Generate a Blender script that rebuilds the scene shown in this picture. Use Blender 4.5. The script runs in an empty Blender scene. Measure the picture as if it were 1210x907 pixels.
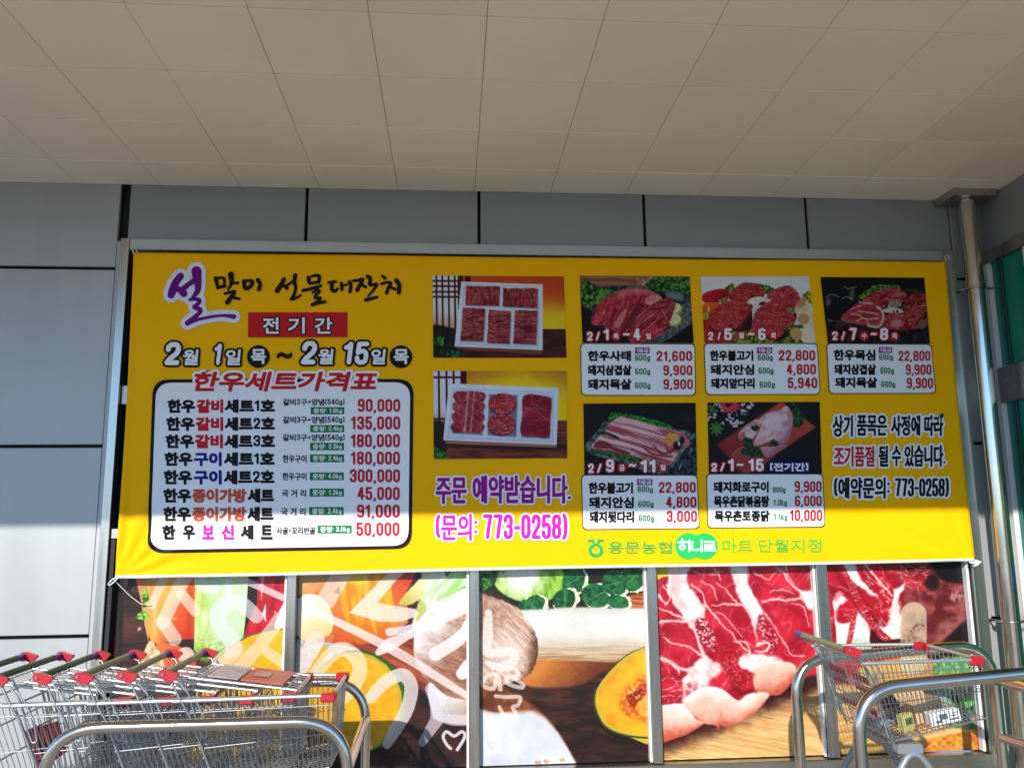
import bpy, math, random
import numpy as np
from mathutils import Vector, Matrix

random.seed(7)
SC = bpy.context.scene
COL = SC.collection

# ------------------------------------------------------------------ camera
CAM_Z = 1.70                      # the photographer's eye height
FOC = 959.66                      # focal length in photo pixels (photo is 1210 x 907)
PITCH, YAW, ROLL = 0.1631, 0.0755, -0.0099
DIST = 6.0644 * .85               # camera to shop wall (the wall is the plane y = 0)
CEIL_Z = CAM_Z + 2.5327 * .85     # underside of the canopy
cy_, sy_ = math.cos(YAW), math.sin(YAW)
cp_, sp_ = math.cos(PITCH), math.sin(PITCH)
FW = np.array([sy_ * cp_, cy_ * cp_, sp_])
RT0 = np.array([cy_, -sy_, 0.0])
UP0 = np.cross(RT0, FW)
cr_, sr_ = math.cos(ROLL), math.sin(ROLL)
RT = cr_ * RT0 + sr_ * UP0
UP = -sr_ * RT0 + cr_ * UP0
EYE = np.array([0.0, -DIST, CAM_Z])
cd = bpy.data.cameras.new('camera')
cd.sensor_width = 36.0
cd.lens = FOC / 1210 * 36.0
cd.clip_start, cd.clip_end = 0.05, 800
cam = bpy.data.objects.new('camera', cd)
COL.objects.link(cam)
M3 = Matrix(((RT[0], UP[0], -FW[0]), (RT[1], UP[1], -FW[1]), (RT[2], UP[2], -FW[2])))
cam.matrix_world = Matrix.Translation(Vector(EYE)) @ M3.to_4x4()
SC.camera = cam

# ------------------------------------------------------------------ sky, sun, exposure
SUN_EL, SUN_AZ = math.radians(26.0), math.radians(20.0)   # azimuth: sun stands left of the wall's normal
W = bpy.data.worlds.new('World')
SC.world = W
W.use_nodes = True
nt = W.node_tree
sky = nt.nodes.new('ShaderNodeTexSky')
sky.sky_type = 'NISHITA'
sky.sun_disc = False
sky.sun_elevation = SUN_EL
sky.sun_rotation = math.radians(180) + SUN_AZ
sky.air_density, sky.dust_density, sky.ozone_density = 1.0, 0.0, 8.0
nt.links.new(sky.outputs[0], nt.nodes['Background'].inputs[0])
nt.nodes['Background'].inputs[1].default_value = 0.15
sl = bpy.data.lights.new('sun', 'SUN')
sl.energy, sl.angle, sl.color = 3.5, math.radians(0.55), (1.0, 0.95, 0.87)
sun = bpy.data.objects.new('sun', sl)
COL.objects.link(sun)
to_sun = Vector((-math.sin(SUN_AZ) * math.cos(SUN_EL), -math.cos(SUN_AZ) * math.cos(SUN_EL), math.sin(SUN_EL)))
sun.rotation_euler = to_sun.to_track_quat('Z', 'Y').to_euler()
sun.location = to_sun * 30
vs = SC.view_settings
vs.view_transform, vs.look, vs.exposure, vs.gamma, vs.use_curve_mapping = 'Standard', 'None', 0.84, 1.0, False


# ------------------------------------------------------------------ helpers
def at(px, py, Y=0.0):
    """point of the vertical plane y = Y that the photo shows at pixel (px, py)"""
    px, py = np.asarray(px, float), np.asarray(py, float)
    d = FW + ((px - 605) / FOC)[..., None] * RT - ((py - 453.5) / FOC)[..., None] * UP
    t = (Y - EYE[1]) / d[..., 1]
    return EYE + d * np.asarray(t)[..., None]


def proj(P):
    d = np.asarray(P, float) - EYE
    z = d @ FW
    return 605 + FOC * (d @ RT) / z, 453.5 - FOC * (d @ UP) / z


def lin(c):
    c = np.clip(np.asarray(c, float), 0, 255) / 255
    return np.where(c <= .04045, c / 12.92, ((c + .055) / 1.055) ** 2.4)


MATS = {}


def mat(name, col=(.5, .5, .5), rough=.5, metal=0.0, var=0.0, vscale=3.0, bump=0.0, bscale=60.0,
        stretch=(1, 1, 1), spec=.5, rvar=0.0, trans=0.0, coat=0.0, ior=1.45):
    if name in MATS:
        return MATS[name]
    m = bpy.data.materials.new(name)
    m.use_nodes = True
    t = m.node_tree
    b = t.nodes['Principled BSDF']
    b.inputs['Base Color'].default_value = (*col, 1)
    b.inputs['Roughness'].default_value = rough
    b.inputs['Metallic'].default_value = metal
    b.inputs['Specular IOR Level'].default_value = spec
    b.inputs['Transmission Weight'].default_value = trans
    b.inputs['Coat Weight'].default_value = coat
    b.inputs['IOR'].default_value = ior
    if var or bump or rvar:
        tc = t.nodes.new('ShaderNodeTexCoord')
        mp = t.nodes.new('ShaderNodeMapping')
        mp.inputs['Scale'].default_value = stretch
        t.links.new(tc.outputs['Object'], mp.inputs[0])
    if var or rvar:
        n = t.nodes.new('ShaderNodeTexNoise')
        n.inputs['Scale'].default_value = vscale
        n.inputs['Detail'].default_value = 6
        t.links.new(mp.outputs[0], n.inputs['Vector'])
    if var:
        r = t.nodes.new('ShaderNodeMapRange')
        r.inputs[1].default_value, r.inputs[2].default_value = .25, .75
        r.inputs[3].default_value, r.inputs[4].default_value = 1 - var, 1 + var * .6
        t.links.new(n.outputs['Fac'], r.inputs[0])
        v = t.nodes.new('ShaderNodeVectorMath')
        v.operation = 'SCALE'
        v.inputs[0].default_value = col
        t.links.new(r.outputs[0], v.inputs['Scale'])
        t.links.new(v.outputs[0], b.inputs['Base Color'])
    if rvar:
        r2 = t.nodes.new('ShaderNodeMapRange')
        r2.inputs[3].default_value, r2.inputs[4].default_value = max(.03, rough - rvar), rough + rvar
        t.links.new(n.outputs['Fac'], r2.inputs[0])
        t.links.new(r2.outputs[0], b.inputs['Roughness'])
    if bump:
        n2 = t.nodes.new('ShaderNodeTexNoise')
        n2.inputs['Scale'].default_value = bscale
        n2.inputs['Detail'].default_value = 3
        t.links.new(mp.outputs[0], n2.inputs['Vector'])
        bp = t.nodes.new('ShaderNodeBump')
        bp.inputs['Strength'].default_value = bump
        bp.inputs['Distance'].default_value = .01
        t.links.new(n2.outputs['Fac'], bp.inputs['Height'])
        t.links.new(bp.outputs[0], b.inputs['Normal'])
    MATS[name] = m
    return m


def print_mat(name, rough=.45, spec=.4, coat=0.0):
    """printed picture: ink colour stored per vertex"""
    m = mat(name, rough=rough, spec=spec, coat=coat)
    t = m.node_tree
    a = t.nodes.new('ShaderNodeAttribute')
    a.attribute_name = 'ink'
    t.links.new(a.outputs['Color'], t.nodes['Principled BSDF'].inputs['Base Color'])
    return m


def link(name, me, parent=None):
    o = bpy.data.objects.new(name, me)
    COL.objects.link(o)
    if parent is not None:
        o.parent = parent
    return o


def empty(name, loc=(0, 0, 0), rz=0.0):
    o = link(name, None)
    o.location = loc
    o.rotation_euler = (0, 0, rz)
    o.empty_display_size = .1
    return o


def tag(o, label=None, cat=None, group=None, kind=None):
    if label: o['label'] = label
    if cat: o['category'] = cat
    if group: o['group'] = group
    if kind: o['kind'] = kind
    return o


class MB:
    """collects boxes, tubes and polygons; build() links them as one mesh object"""
    def __init__(s):
        s.v, s.f, s.m, s.sm = [], [], [], []

    def face(s, vs, fs, mi=0, smooth=False):
        o = len(s.v)
        s.v += [tuple(map(float, p)) for p in vs]
        s.f += [tuple(i + o for i in f) for f in fs]
        s.m += [mi] * len(fs)
        s.sm += [smooth] * len(fs)

    def box(s, a, b, mi=0, bev=0.0):
        (x0, y0, z0), (x1, y1, z1) = a, b
        x0, x1 = sorted((x0, x1)); y0, y1 = sorted((y0, y1)); z0, z1 = sorted((z0, z1))
        bev = min(bev, (x1 - x0) * .45, (y1 - y0) * .45, (z1 - z0) * .45)
        if bev <= 0:
            vs = [(x, y, z) for z in (z0, z1) for y in (y0, y1) for x in (x0, x1)]
            fs = [(0, 2, 3, 1), (4, 5, 7, 6), (0, 1, 5, 4), (2, 6, 7, 3), (0, 4, 6, 2), (1, 3, 7, 5)]
            s.face(vs, fs, mi)
            return
        vs, idx = [], {}
        X, Y, Z = (x0, x1), (y0, y1), (z0, z1)
        for i in (0, 1):
            for j in (0, 1):
                for k in (0, 1):
                    c = (X[i], Y[j], Z[k]); d = (bev * (1 - 2 * i), bev * (1 - 2 * j), bev * (1 - 2 * k))
                    for ax in range(3):
                        p = [c[q] + (0 if q == ax else d[q]) for q in range(3)]
                        idx[i, j, k, ax] = len(vs); vs.append(p)
        fs = []
        for ax in range(3):
            u, w = [q for q in range(3) if q != ax]
            for e in (0, 1):
                q = []
                for (a_, b_) in ((0, 0), (1, 0), (1, 1), (0, 1)):
                    key = [0, 0, 0]; key[ax] = e; key[u] = a_; key[w] = b_
                    q.append(idx[(*key, ax)])
                fs.append(tuple(q))
            for a_ in (0, 1):
                for b_ in (0, 1):
                    k0, k1 = [0] * 3, [0] * 3
                    k0[u] = k1[u] = a_; k0[w] = k1[w] = b_; k1[ax] = 1
                    fs.append((idx[(*k0, u)], idx[(*k1, u)], idx[(*k1, w)], idx[(*k0, w)]))
        for i in (0, 1):
            for j in (0, 1):
                for k in (0, 1):
                    fs.append((idx[i, j, k, 0], idx[i, j, k, 1], idx[i, j, k, 2]))
        s.face(vs, fs, mi)

    def tube(s, pts, r, n=8, mi=0, caps=True, closed=False, ph=0.0):
        P = [Vector(p) for p in pts]
        k = len(P)
        R = r if hasattr(r, '__len__') else [r] * k
        T = []
        for i in range(k):
            a = P[(i - 1) % k] if (closed or i > 0) else P[i]
            b = P[(i + 1) % k] if (closed or i < k - 1) else P[i]
            T.append((b - a).normalized())
        ref = Vector((0, 0, 1)) if abs(T[0].z) < .9 else Vector((1, 0, 0))
        u = T[0].cross(ref).normalized()
        vs = []
        for i in range(k):
            u = (u - T[i] * u.dot(T[i]))
            u = u.normalized() if u.length > 1e-6 else T[i].orthogonal().normalized()
            w = T[i].cross(u)
            for j in range(n):
                a = 2 * math.pi * j / n + ph
                vs.append(P[i] + (u * math.cos(a) + w * math.sin(a)) * R[i])
        fs = []
        for i in range(k if closed else k - 1):
            i2 = (i + 1) % k
            for j in range(n):
                j2 = (j + 1) % n
                fs.append((i * n + j, i * n + j2, i2 * n + j2, i2 * n + j))
        s.face(vs, fs, mi, n > 4)
        if caps and not closed:
            s.face([vs[j] for j in range(n)], [tuple(range(n))[::-1]], mi)
            s.face([vs[(k - 1) * n + j] for j in range(n)], [tuple(range(n))], mi)

    def prism(s, poly, axis, d0, d1, mi=0):
        """closed polygon in the two other axes, extruded along axis"""
        u, w = [q for q in range(3) if q != axis]
        vs = []
        for d in (d0, d1):
            for (a, b) in poly:
                p = [0, 0, 0]; p[axis] = d; p[u] = a; p[w] = b
                vs.append(p)
        n = len(poly)
        fs = [tuple(range(n))[::-1], tuple(range(n, 2 * n))]
        fs += [(i, (i + 1) % n, n + (i + 1) % n, n + i) for i in range(n)]
        s.face(vs, fs, mi)

    def build(s, name, mats, parent=None):
        me = bpy.data.meshes.new(name)
        me.from_pydata(s.v, [], s.f)
        for m in (mats if isinstance(mats, (list, tuple)) else [mats]):
            me.materials.append(m)
        me.polygons.foreach_set('material_index', s.m)
        me.polygons.foreach_set('use_smooth', s.sm)
        me.update()
        import bmesh
        bm = bmesh.new(); bm.from_mesh(me)
        bmesh.ops.recalc_face_normals(bm, faces=bm.faces)
        bm.to_mesh(me); bm.free()
        return link(name, me, parent)


def bend(pts, r, seg=8):
    """round the corners of a polyline"""
    P = [Vector(p) for p in pts]
    out = [P[0]]
    for i in range(1, len(P) - 1):
        a, b, c = P[i - 1], P[i], P[i + 1]
        u, w = (a - b), (c - b)
        ang = u.angle(w)
        t = min(r / math.tan(ang / 2), u.length * .48, w.length * .48)
        p0, p1 = b + u.normalized() * t, b + w.normalized() * t
        for k in range(seg + 1):
            q = k / seg
            # circular-looking quadratic with sharper shoulders
            out.append(p0 * (1 - q) ** 2 + b * 2 * q * (1 - q) + p1 * q * q)
    out.append(P[-1])
    return out


def grid_mesh(name, V, nu, nv, mats, parent=None, ink=None, mi=None, smooth=True):
    """V: (nv, nu, 3) vertex grid -> mesh of quads, optional per-vertex ink colour"""
    me = bpy.data.meshes.new(name)
    nvt = nu * nv
    me.vertices.add(nvt)
    me.vertices.foreach_set('co', np.ascontiguousarray(V, dtype=np.float32).ravel())
    i = (np.arange(nv - 1)[:, None] * nu + np.arange(nu - 1)[None, :]).ravel()
    q = np.stack([i, i + nu, i + nu + 1, i + 1], -1).astype(np.int32)
    nf = len(q)
    me.loops.add(nf * 4)
    me.loops.foreach_set('vertex_index', q.ravel())
    me.polygons.add(nf)
    me.polygons.foreach_set('loop_start', np.arange(0, nf * 4, 4, dtype=np.int32))
    for m in (mats if isinstance(mats, (list, tuple)) else [mats]):
        me.materials.append(m)
    if mi is not None:
        me.polygons.foreach_set('material_index', mi.astype(np.int32).ravel())
    me.polygons.foreach_set('use_smooth', np.full(nf, smooth))
    me.update(calc_edges=True)
    if ink is not None:
        a = me.color_attributes.new('ink', 'FLOAT_COLOR', 'POINT')
        c = np.ones((nvt, 4), np.float32)
        c[:, :3] = ink.reshape(-1, 3)
        a.data.foreach_set('color', c.ravel())
    return link(name, me, parent)


# ------------------------------------------------------------------ ink painter (what is printed on banner pictures and posters)
def _h(i, j, s):
    n = (i.astype(np.int64) * 374761393 + j.astype(np.int64) * 668265263 + s * 974634877) & 0x7fffffff
    n = ((n ^ (n >> 13)) * 1274126177) & 0x7fffffff
    return ((n ^ (n >> 16)) & 0xffff) / 65535.0


def vn(x, y, s=0):
    xi, yi = np.floor(x), np.floor(y)
    fx, fy = x - xi, y - yi
    fx, fy = fx * fx * (3 - 2 * fx), fy * fy * (3 - 2 * fy)
    a, b = _h(xi, yi, s), _h(xi + 1, yi, s)
    c, d = _h(xi, yi + 1, s), _h(xi + 1, yi + 1, s)
    return (a * (1 - fx) + b * fx) * (1 - fy) + (c * (1 - fx) + d * fx) * fy


def fbm(x, y, o=4, s=0):
    t, a, n = 0, .5, 0
    for k in range(o):
        t = t + a * vn(x * 2 ** k, y * 2 ** k, s + k * 17)
        n += a; a *= .5
    return t / n


def ss(a, b, x):
    t = np.clip((x - a) / (b - a), 0, 1)
    return t * t * (3 - 2 * t)


def mix(a, b, t):
    a, b = np.asarray(a, float), np.asarray(b, float)
    t = np.asarray(t)[..., None]
    return a * (1 - t) + b * t


def smoothpoly(pts, n=4, closed=True):
    P = np.array(pts, float)
    k = len(P)
    out = []
    for i in range(k if closed else k - 1):
        p0 = P[(i - 1) % k] if closed or i > 0 else P[i]
        p1, p2 = P[i], P[(i + 1) % k]
        p3 = P[(i + 2) % k] if closed or i < k - 2 else p2
        for q in range(n):
            t = q / n
            out.append(.5 * (2 * p1 + (p2 - p0) * t + (2 * p0 - 5 * p1 + 4 * p2 - p3) * t * t + (3 * p1 - p0 - 3 * p2 + p3) * t ** 3))
    if not closed:
        out.append(P[-1])
    return np.array(out)


class Ink:
    def __init__(s, PX, PY, ox, oy, sc, base):
        s.X, s.Y = (PX - ox) * sc, (PY - oy) * sc
        s.c = np.empty(PX.shape + (3,))
        s.c[:] = base
        s.k = sc

    def _sl(s, x0, y0, x1, y1):
        m = (s.X >= x0) & (s.X <= x1) & (s.Y >= y0) & (s.Y <= y1)
        r, c = np.where(m.any(1))[0], np.where(m.any(0))[0]
        if len(r) == 0 or len(c) == 0: return None
        return slice(r[0], r[-1] + 1), slice(c[0], c[-1] + 1)

    def put(s, sl, msk, col, x, y):
        if callable(col): col = col(x, y)
        s.c[sl] = s.c[sl] * (1 - msk[..., None]) + np.asarray(col, float) * msk[..., None]

    def poly(s, pts, col, soft=2.0, a=1.0, sm=True, warp=0.0, ws=12.0, seed=3, rim=None):
        P = smoothpoly(pts) if sm else np.array(pts, float)
        pad = soft + warp + 2
        sl = s._sl(P[:, 0].min() - pad, P[:, 1].min() - pad, P[:, 0].max() + pad, P[:, 1].max() + pad)
        if sl is None: return
        x, y = s.X[sl], s.Y[sl]
        qx, qy = x, y
        if warp:
            qx = x + warp * 2 * (fbm(x / ws, y / ws, 3, seed) - .5)
            qy = y + warp * 2 * (fbm(x / ws + 40, y / ws, 3, seed + 5) - .5)
        qx, qy = qx.astype(np.float32), qy.astype(np.float32)
        d = np.full(x.shape, 1e12, np.float32)
        ins = np.zeros(x.shape, bool)
        n = len(P)
        for i in range(n):
            ax, ay = P[i - 1]; bx, by = P[i]
            ex, ey = bx - ax, by - ay
            L = ex * ex + ey * ey
            if L < 1e-9: continue
            wx, wy = qx - ax, qy - ay
            t = np.clip((wx * ex + wy * ey) / L, 0, 1)
            np.minimum(d, (wx - ex * t) ** 2 + (wy - ey * t) ** 2, out=d)
            if ay != by:
                ins ^= ((qy < ay) != (qy < by)) & (wx < ex * wy / ey)
        d = np.sqrt(d) * np.where(ins, -1, 1)
        msk = a * (1 - ss(-soft, soft, d))
        s.put(sl, msk, col, x, y)
        if rim:
            rc, rw = rim
            s.put(sl, a * (1 - ss(rw * .5, rw, np.abs(d))), rc, x, y)

    def ell(s, cx, cy, rx, ry, col, rot=0.0, soft=2.0, a=1.0, warp=0.0, ws=10.0, seed=3, rim=None):
        t = np.linspace(0, 2 * math.pi, 20, endpoint=False)
        c, q = math.cos(math.radians(rot)), math.sin(math.radians(rot))
        X, Y = rx * np.cos(t), ry * np.sin(t)
        s.poly(np.stack([cx + X * c - Y * q, cy + X * q + Y * c], -1), col, soft, a, False, warp, ws, seed, rim)

    def stroke(s, pts, w, col, soft=1.5, a=1.0, sm=True, warp=0.0, ws=10.0, seed=9):
        n0 = len(pts)
        Wd = np.array(w if hasattr(w, '__len__') else [w] * n0, float) / 2
        if sm and n0 > 2:
            P = smoothpoly(pts, 5, False)
            Wd = np.interp(np.linspace(0, n0 - 1, len(P)), np.arange(n0), Wd)
        else:
            P = np.array(pts, float)
        pad = Wd.max() + soft + warp + 2
        sl = s._sl(P[:, 0].min() - pad, P[:, 1].min() - pad, P[:, 0].max() + pad, P[:, 1].max() + pad)
        if sl is None: return
        x, y = s.X[sl], s.Y[sl]
        qx, qy = x, y
        if warp:
            qx = x + warp * 2 * (fbm(x / ws, y / ws, 3, seed) - .5)
            qy = y + warp * 2 * (fbm(x / ws + 40, y / ws, 3, seed + 5) - .5)
        d = np.full(x.shape, 1e9)
        for i in range(1, len(P)):
            ax, ay = P[i - 1]; bx, by = P[i]
            ex, ey = bx - ax, by - ay
            L = max(ex * ex + ey * ey, 1e-9)
            wx, wy = qx - ax, qy - ay
            t = np.clip((wx * ex + wy * ey) / L, 0, 1)
            np.minimum(d, np.sqrt((wx - ex * t) ** 2 + (wy - ey * t) ** 2) - (Wd[i - 1] * (1 - t) + Wd[i] * t), out=d)
        s.put(sl, a * (1 - ss(-soft, soft, d)), col, x, y)

    def ink(s, k=.58):
        g = 1 + .10 * (fbm(s.X / s.k * 1.7, s.Y / s.k * 1.7, 3, 61) - .5) + .10 * (fbm(s.X / s.k / 24, s.Y / s.k / 24, 3, 62) - .5)
        return lin(s.c * g[..., None]) * k


def meat(c0, c1, fat=(240, 190, 185), sc=20.0, rot=0.0, vein=.5, seed=1, stretch=3.0, thr=.93):
    """muscle: broad tone changes, fine fibres along rot, soft web of marbling"""
    c, q = math.cos(math.radians(rot)), math.sin(math.radians(rot))

    def f(x, y):
        u, w = (x * c + y * q) / (sc * stretch), (-x * q + y * c) / sc
        wx = fbm(x / sc / 2.5, y / sc / 2.5, 2, seed + 90) * 2.2
        b = fbm(u * .7 + wx, w * .7 + wx * .7, 4, seed)
        fb = fbm(u * 3 + wx * 2, w * 7 + wx * 3, 2, seed + 7) - .5
        col = mix(c0, c1, np.clip(ss(.2, .8, b) + .35 * fb, 0, 1))
        r = 1 - np.abs(2 * fbm(u * .8 + wx + 7, w * .8 - wx, 3, seed + 31) - 1)
        k = vein * (.55 * ss(thr - .07, thr + .07, r) + .45 * ss(thr, thr + .05, r)) * (.35 + 1.1 * fbm(u * 2, w * 2, 2, seed + 50))
        return mix(col, fat, np.clip(k, 0, 1))
    return f


def mottle(c0, c1, sc=6.0, seed=1, lo=.3, hi=.7, sx=1.0, o=4):
    return lambda x, y: mix(c0, c1, ss(lo, hi, fbm(x / sc / sx, y / sc, o, seed)))


def grad(c0, c1, x0, y0, x1, y1, nz=.0, sc=10.0, seed=4):
    L = (x1 - x0) ** 2 + (y1 - y0) ** 2

    def f(x, y):
        t = ((x - x0) * (x1 - x0) + (y - y0) * (y1 - y0)) / L
        if nz: t = t + nz * (fbm(x / sc, y / sc, 4, seed) - .5)
        return mix(c0, c1, np.clip(t, 0, 1))
    return f


def wood(c0, c1, rot=0.0, sc=6.0, seed=2):
    c, q = math.cos(math.radians(rot)), math.sin(math.radians(rot))

    def f(x, y):
        u, w = (x * c + y * q) / (sc * 14), (-x * q + y * c) / sc
        return mix(c0, c1, ss(.2, .8, fbm(u, w, 4, seed)))
    return f


def herb(i, pts, c0=(20, 50, 20), c1=(90, 165, 50), sc=7.0, seed=5, warp=9.0):
    i.poly(pts, mottle(c0, c1, sc, seed, .35, .7), soft=2.5, warp=warp, ws=sc * 1.6, seed=seed)

# ------------------------------------------------------------------ artwork of the five window posters
def art1(PX, PY):
    i = Ink(PX, PY, 140, 670, 6.045, (58, 26, 20))
    i.poly([(0, -400), (1300, -400), (1300, 1400), (0, 1400)], wood((34, 13, 11), (92, 44, 32), 4, 34, 3), sm=False)
    for y in (130, 345, 545, 760, 960):
        i.stroke([(0, y + 10), (120, y), (320, y - 14)], 9, (22, 8, 8), 3)
    i.stroke([(60, 60), (130, 110), (90, 170), (140, 90)], 5, (120, 60, 50), 2, .5)
    i.poly([(0, -400), (40, -400), (40, 60), (20, 900), (0, 1400)], (8, 7, 8), 4, sm=False)
    # carrots
    i.poly([(110, -300), (230, -300), (215, 300), (215, 540), (185, 400), (160, 240), (120, 65)], grad((225, 120, 90), (240, 165, 90), 120, 0, 210, 400, .3), 3, sm=False)
    i.poly([(205, -300), (560, -300), (552, 60), (545, 515), (470, 522), (240, 545), (215, 480), (205, 300)],
           lambda x, y: mix(mix((238, 150, 60), (244, 176, 78), ss(.3, .7, fbm(x / 30, y / 160, 4, 8))), mix((232, 96, 22), (206, 46, 14), ss(300, 520, y)), ss(-40, 190, (x - 330) + (y - 300) * .35)), 4, sm=False)
    i.poly([(340, 60), (440, 50), (420, 200), (330, 330), (290, 300)], (250, 190, 70), 30, .6)
    i.poly([(380, 280), (470, 270), (540, 360), (540, 480), (420, 440)], (226, 70, 18), 25, .7)
    for k in range(16):
        y = 70 + k * 29 + random.uniform(-8, 8)
        a_, b_ = sorted((random.uniform(215, 500), random.uniform(215, 540)))
        i.stroke([(a_, y), ((a_ + b_) / 2, y + 6), (b_, y + random.uniform(-6, 8))], [1, 3.5, 1], (176, 70, 20), 2.5, .45, warp=4)
        i.stroke([(a_, y + 5), ((a_ + b_) / 2, y + 11), (b_, y + 5)], [1, 3, 1], (255, 206, 130), 2.5, .35, warp=4)
    i.stroke([(262, 0), (258, 200), (262, 470)], [16, 24, 8], (255, 214, 140), 14, .55)
    i.stroke([(505, 20), (512, 250), (500, 480)], [26, 34, 20], (170, 34, 10), 20, .5)
    i.ell(405, 365, 12, 8, (255, 180, 90), soft=4)
    i.poly([(290, 548), (540, 512), (540, 600), (420, 570)], (42, 14, 12), 5)
    i.poly([(270, 545), (430, 560), (540, 640), (530, 760), (330, 720)], grad((240, 120, 50), (214, 70, 40), 300, 560, 520, 700, .4), 4)
    i.poly([(225, 520), (265, 560), (310, 640), (330, 800), (140, 800), (185, 600)], mottle((205, 160, 115), (250, 225, 180), 40, 4), 4, warp=8, ws=30)
    herb(i, [(165, 175), (205, 170), (208, 275), (170, 270)], (40, 90, 25), (170, 225, 80), 14, 5, 16)
    herb(i, [(130, 345), (180, 305), (208, 320), (205, 372), (150, 372)], (60, 130, 30), (170, 235, 90), 14, 7, 16)
    i.ell(150, 440, 14, 14, mottle((120, 90, 50), (250, 240, 220), 8, 4), soft=5, warp=6, ws=8)
    # celery
    i.poly([(552, -300), (985, -300), (960, 55), (905, 400), (890, 500), (750, 610), (650, 668), (540, 590), (545, 300)],
           lambda x, y: mix(mix((186, 214, 96), (232, 240, 170), ss(.3, .7, fbm(x / 26, y / 90, 4, 12))), mix((214, 244, 190), (120, 176, 30), ss(.42, .7, fbm(x / 12, y / 12, 3, 77)) * ss(430, 640, y)), ss(560, 760, x)), 4, sm=False)
    i.poly([(560, 540), (680, 600), (760, 570), (740, 630), (650, 675), (560, 640)], grad((150, 200, 60), (84, 140, 20), 640, 560, 660, 670), 16)
    i.stroke([(965, 40), (912, 400), (890, 500)], 20, (140, 205, 60), 8, .8)
    i.stroke([(575, -20), (570, 560)], 26, (214, 232, 140), 12, .7)
    # chilli
    i.poly([(955, -300), (1010, -300), (992, 250), (930, 380), (895, 500), (905, 400)], (26, 9, 12), 3, sm=False)
    i.poly([(1000, -300), (1300, -300), (1300, 200), (1120, 400), (1000, 470), (893, 502), (925, 400), (990, 250)],
           lambda x, y: mix((196, 14, 36), (226, 44, 54), ss(.3, .8, fbm(x / 50, y / 120, 4, 6))), 4, sm=False)
    i.stroke([(1045, -200), (1030, 60), (1020, 230)], [26, 24, 4], (255, 210, 215), 10, .9)
    i.stroke([(1050, 270), (1040, 330), (1050, 380)], [6, 26, 5], (255, 235, 238), 5, .95, warp=5)
    i.ell(1120, 320, 8, 7, (250, 190, 190), soft=3)
    i.poly([(1210, 230), (1160, 290), (1128, 370), (1122, 442), (1230, 442)], (250, 250, 246), 3)
    # pumpkin slice
    i.poly([(560, 800), (700, 655), (870, 520), (1000, 465), (1175, 437), (1260, 440), (1260, 1400), (400, 1400)],
           mottle((236, 172, 14), (248, 194, 34), 60, 15, o=5), 3, sm=False)
    i.stroke([(560, 800), (700, 655), (870, 522), (1000, 467), (1180, 438)], 11, (92, 98, 84), 3)
    for k in range(60):
        a_, b_ = random.uniform(780, 1180), random.uniform(480, 900)
        i.stroke([(a_, b_), (a_ + random.uniform(-14, 20), b_ + random.uniform(14, 40))], 2.2, (255, 222, 110) if k % 2 else (214, 140, 10), 2.5, .4)
    for k in range(90):
        a_, b_ = random.uniform(560, 900), random.uniform(0, 600)
        i.ell(a_, b_, random.uniform(1.5, 4), random.uniform(3, 10), (240, 248, 190) if k % 3 else (150, 190, 60), 8, soft=2.5, a=.5)
    i.stroke([(1150, -100), (1140, 120), (1080, 330)], [20, 34, 10], (130, 4, 22), 24, .6)
    wh = (252, 226, 208)
    w2 = (236, 246, 240)
    i.stroke([(390, -120), (318, 90), (236, 270)], 62, wh, 3, .68, sm=False)
    i.stroke([(560, -40), (440, 130), (318, 392)], 96, wh, 3, .68, sm=False)
    i.stroke([(318, 392), (402, 510)], 98, wh, 3, .68, sm=False)
    i.stroke([(450, 190), (548, 310)], 78, wh, 3, .68, sm=False)
    i.stroke([(590, 40), (590, 120), (670, 145)], [80, 90, 100], w2, 5, .68)
    i.stroke([(785, 60), (785, 205)], 46, w2, 4, .8, sm=False)
    i.stroke([(985, 350), (880, 262), (770, 262), (706, 350), (740, 440), (830, 560), (790, 620)], [96, 110, 118, 120, 120, 110, 70], w2, 3, .68)
    i.stroke([(800, 20), (900, 92), (1300, 270)], 48, (250, 226, 222), 3, .8, sm=False)
    i.stroke([(1150, 370), (1010, 560), (850, 730)], 96, wh, 3, .68, sm=False)
    i.stroke([(830, 590), (720, 690)], 120, wh, 3, .68, sm=False)
    i.stroke([(1060, 600), (1240, 730)], 76, wh, 3, .68, sm=False)
    i.ell(482, 625, 60, 58, wh, soft=3, a=.84)
    return i.ink()


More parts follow.
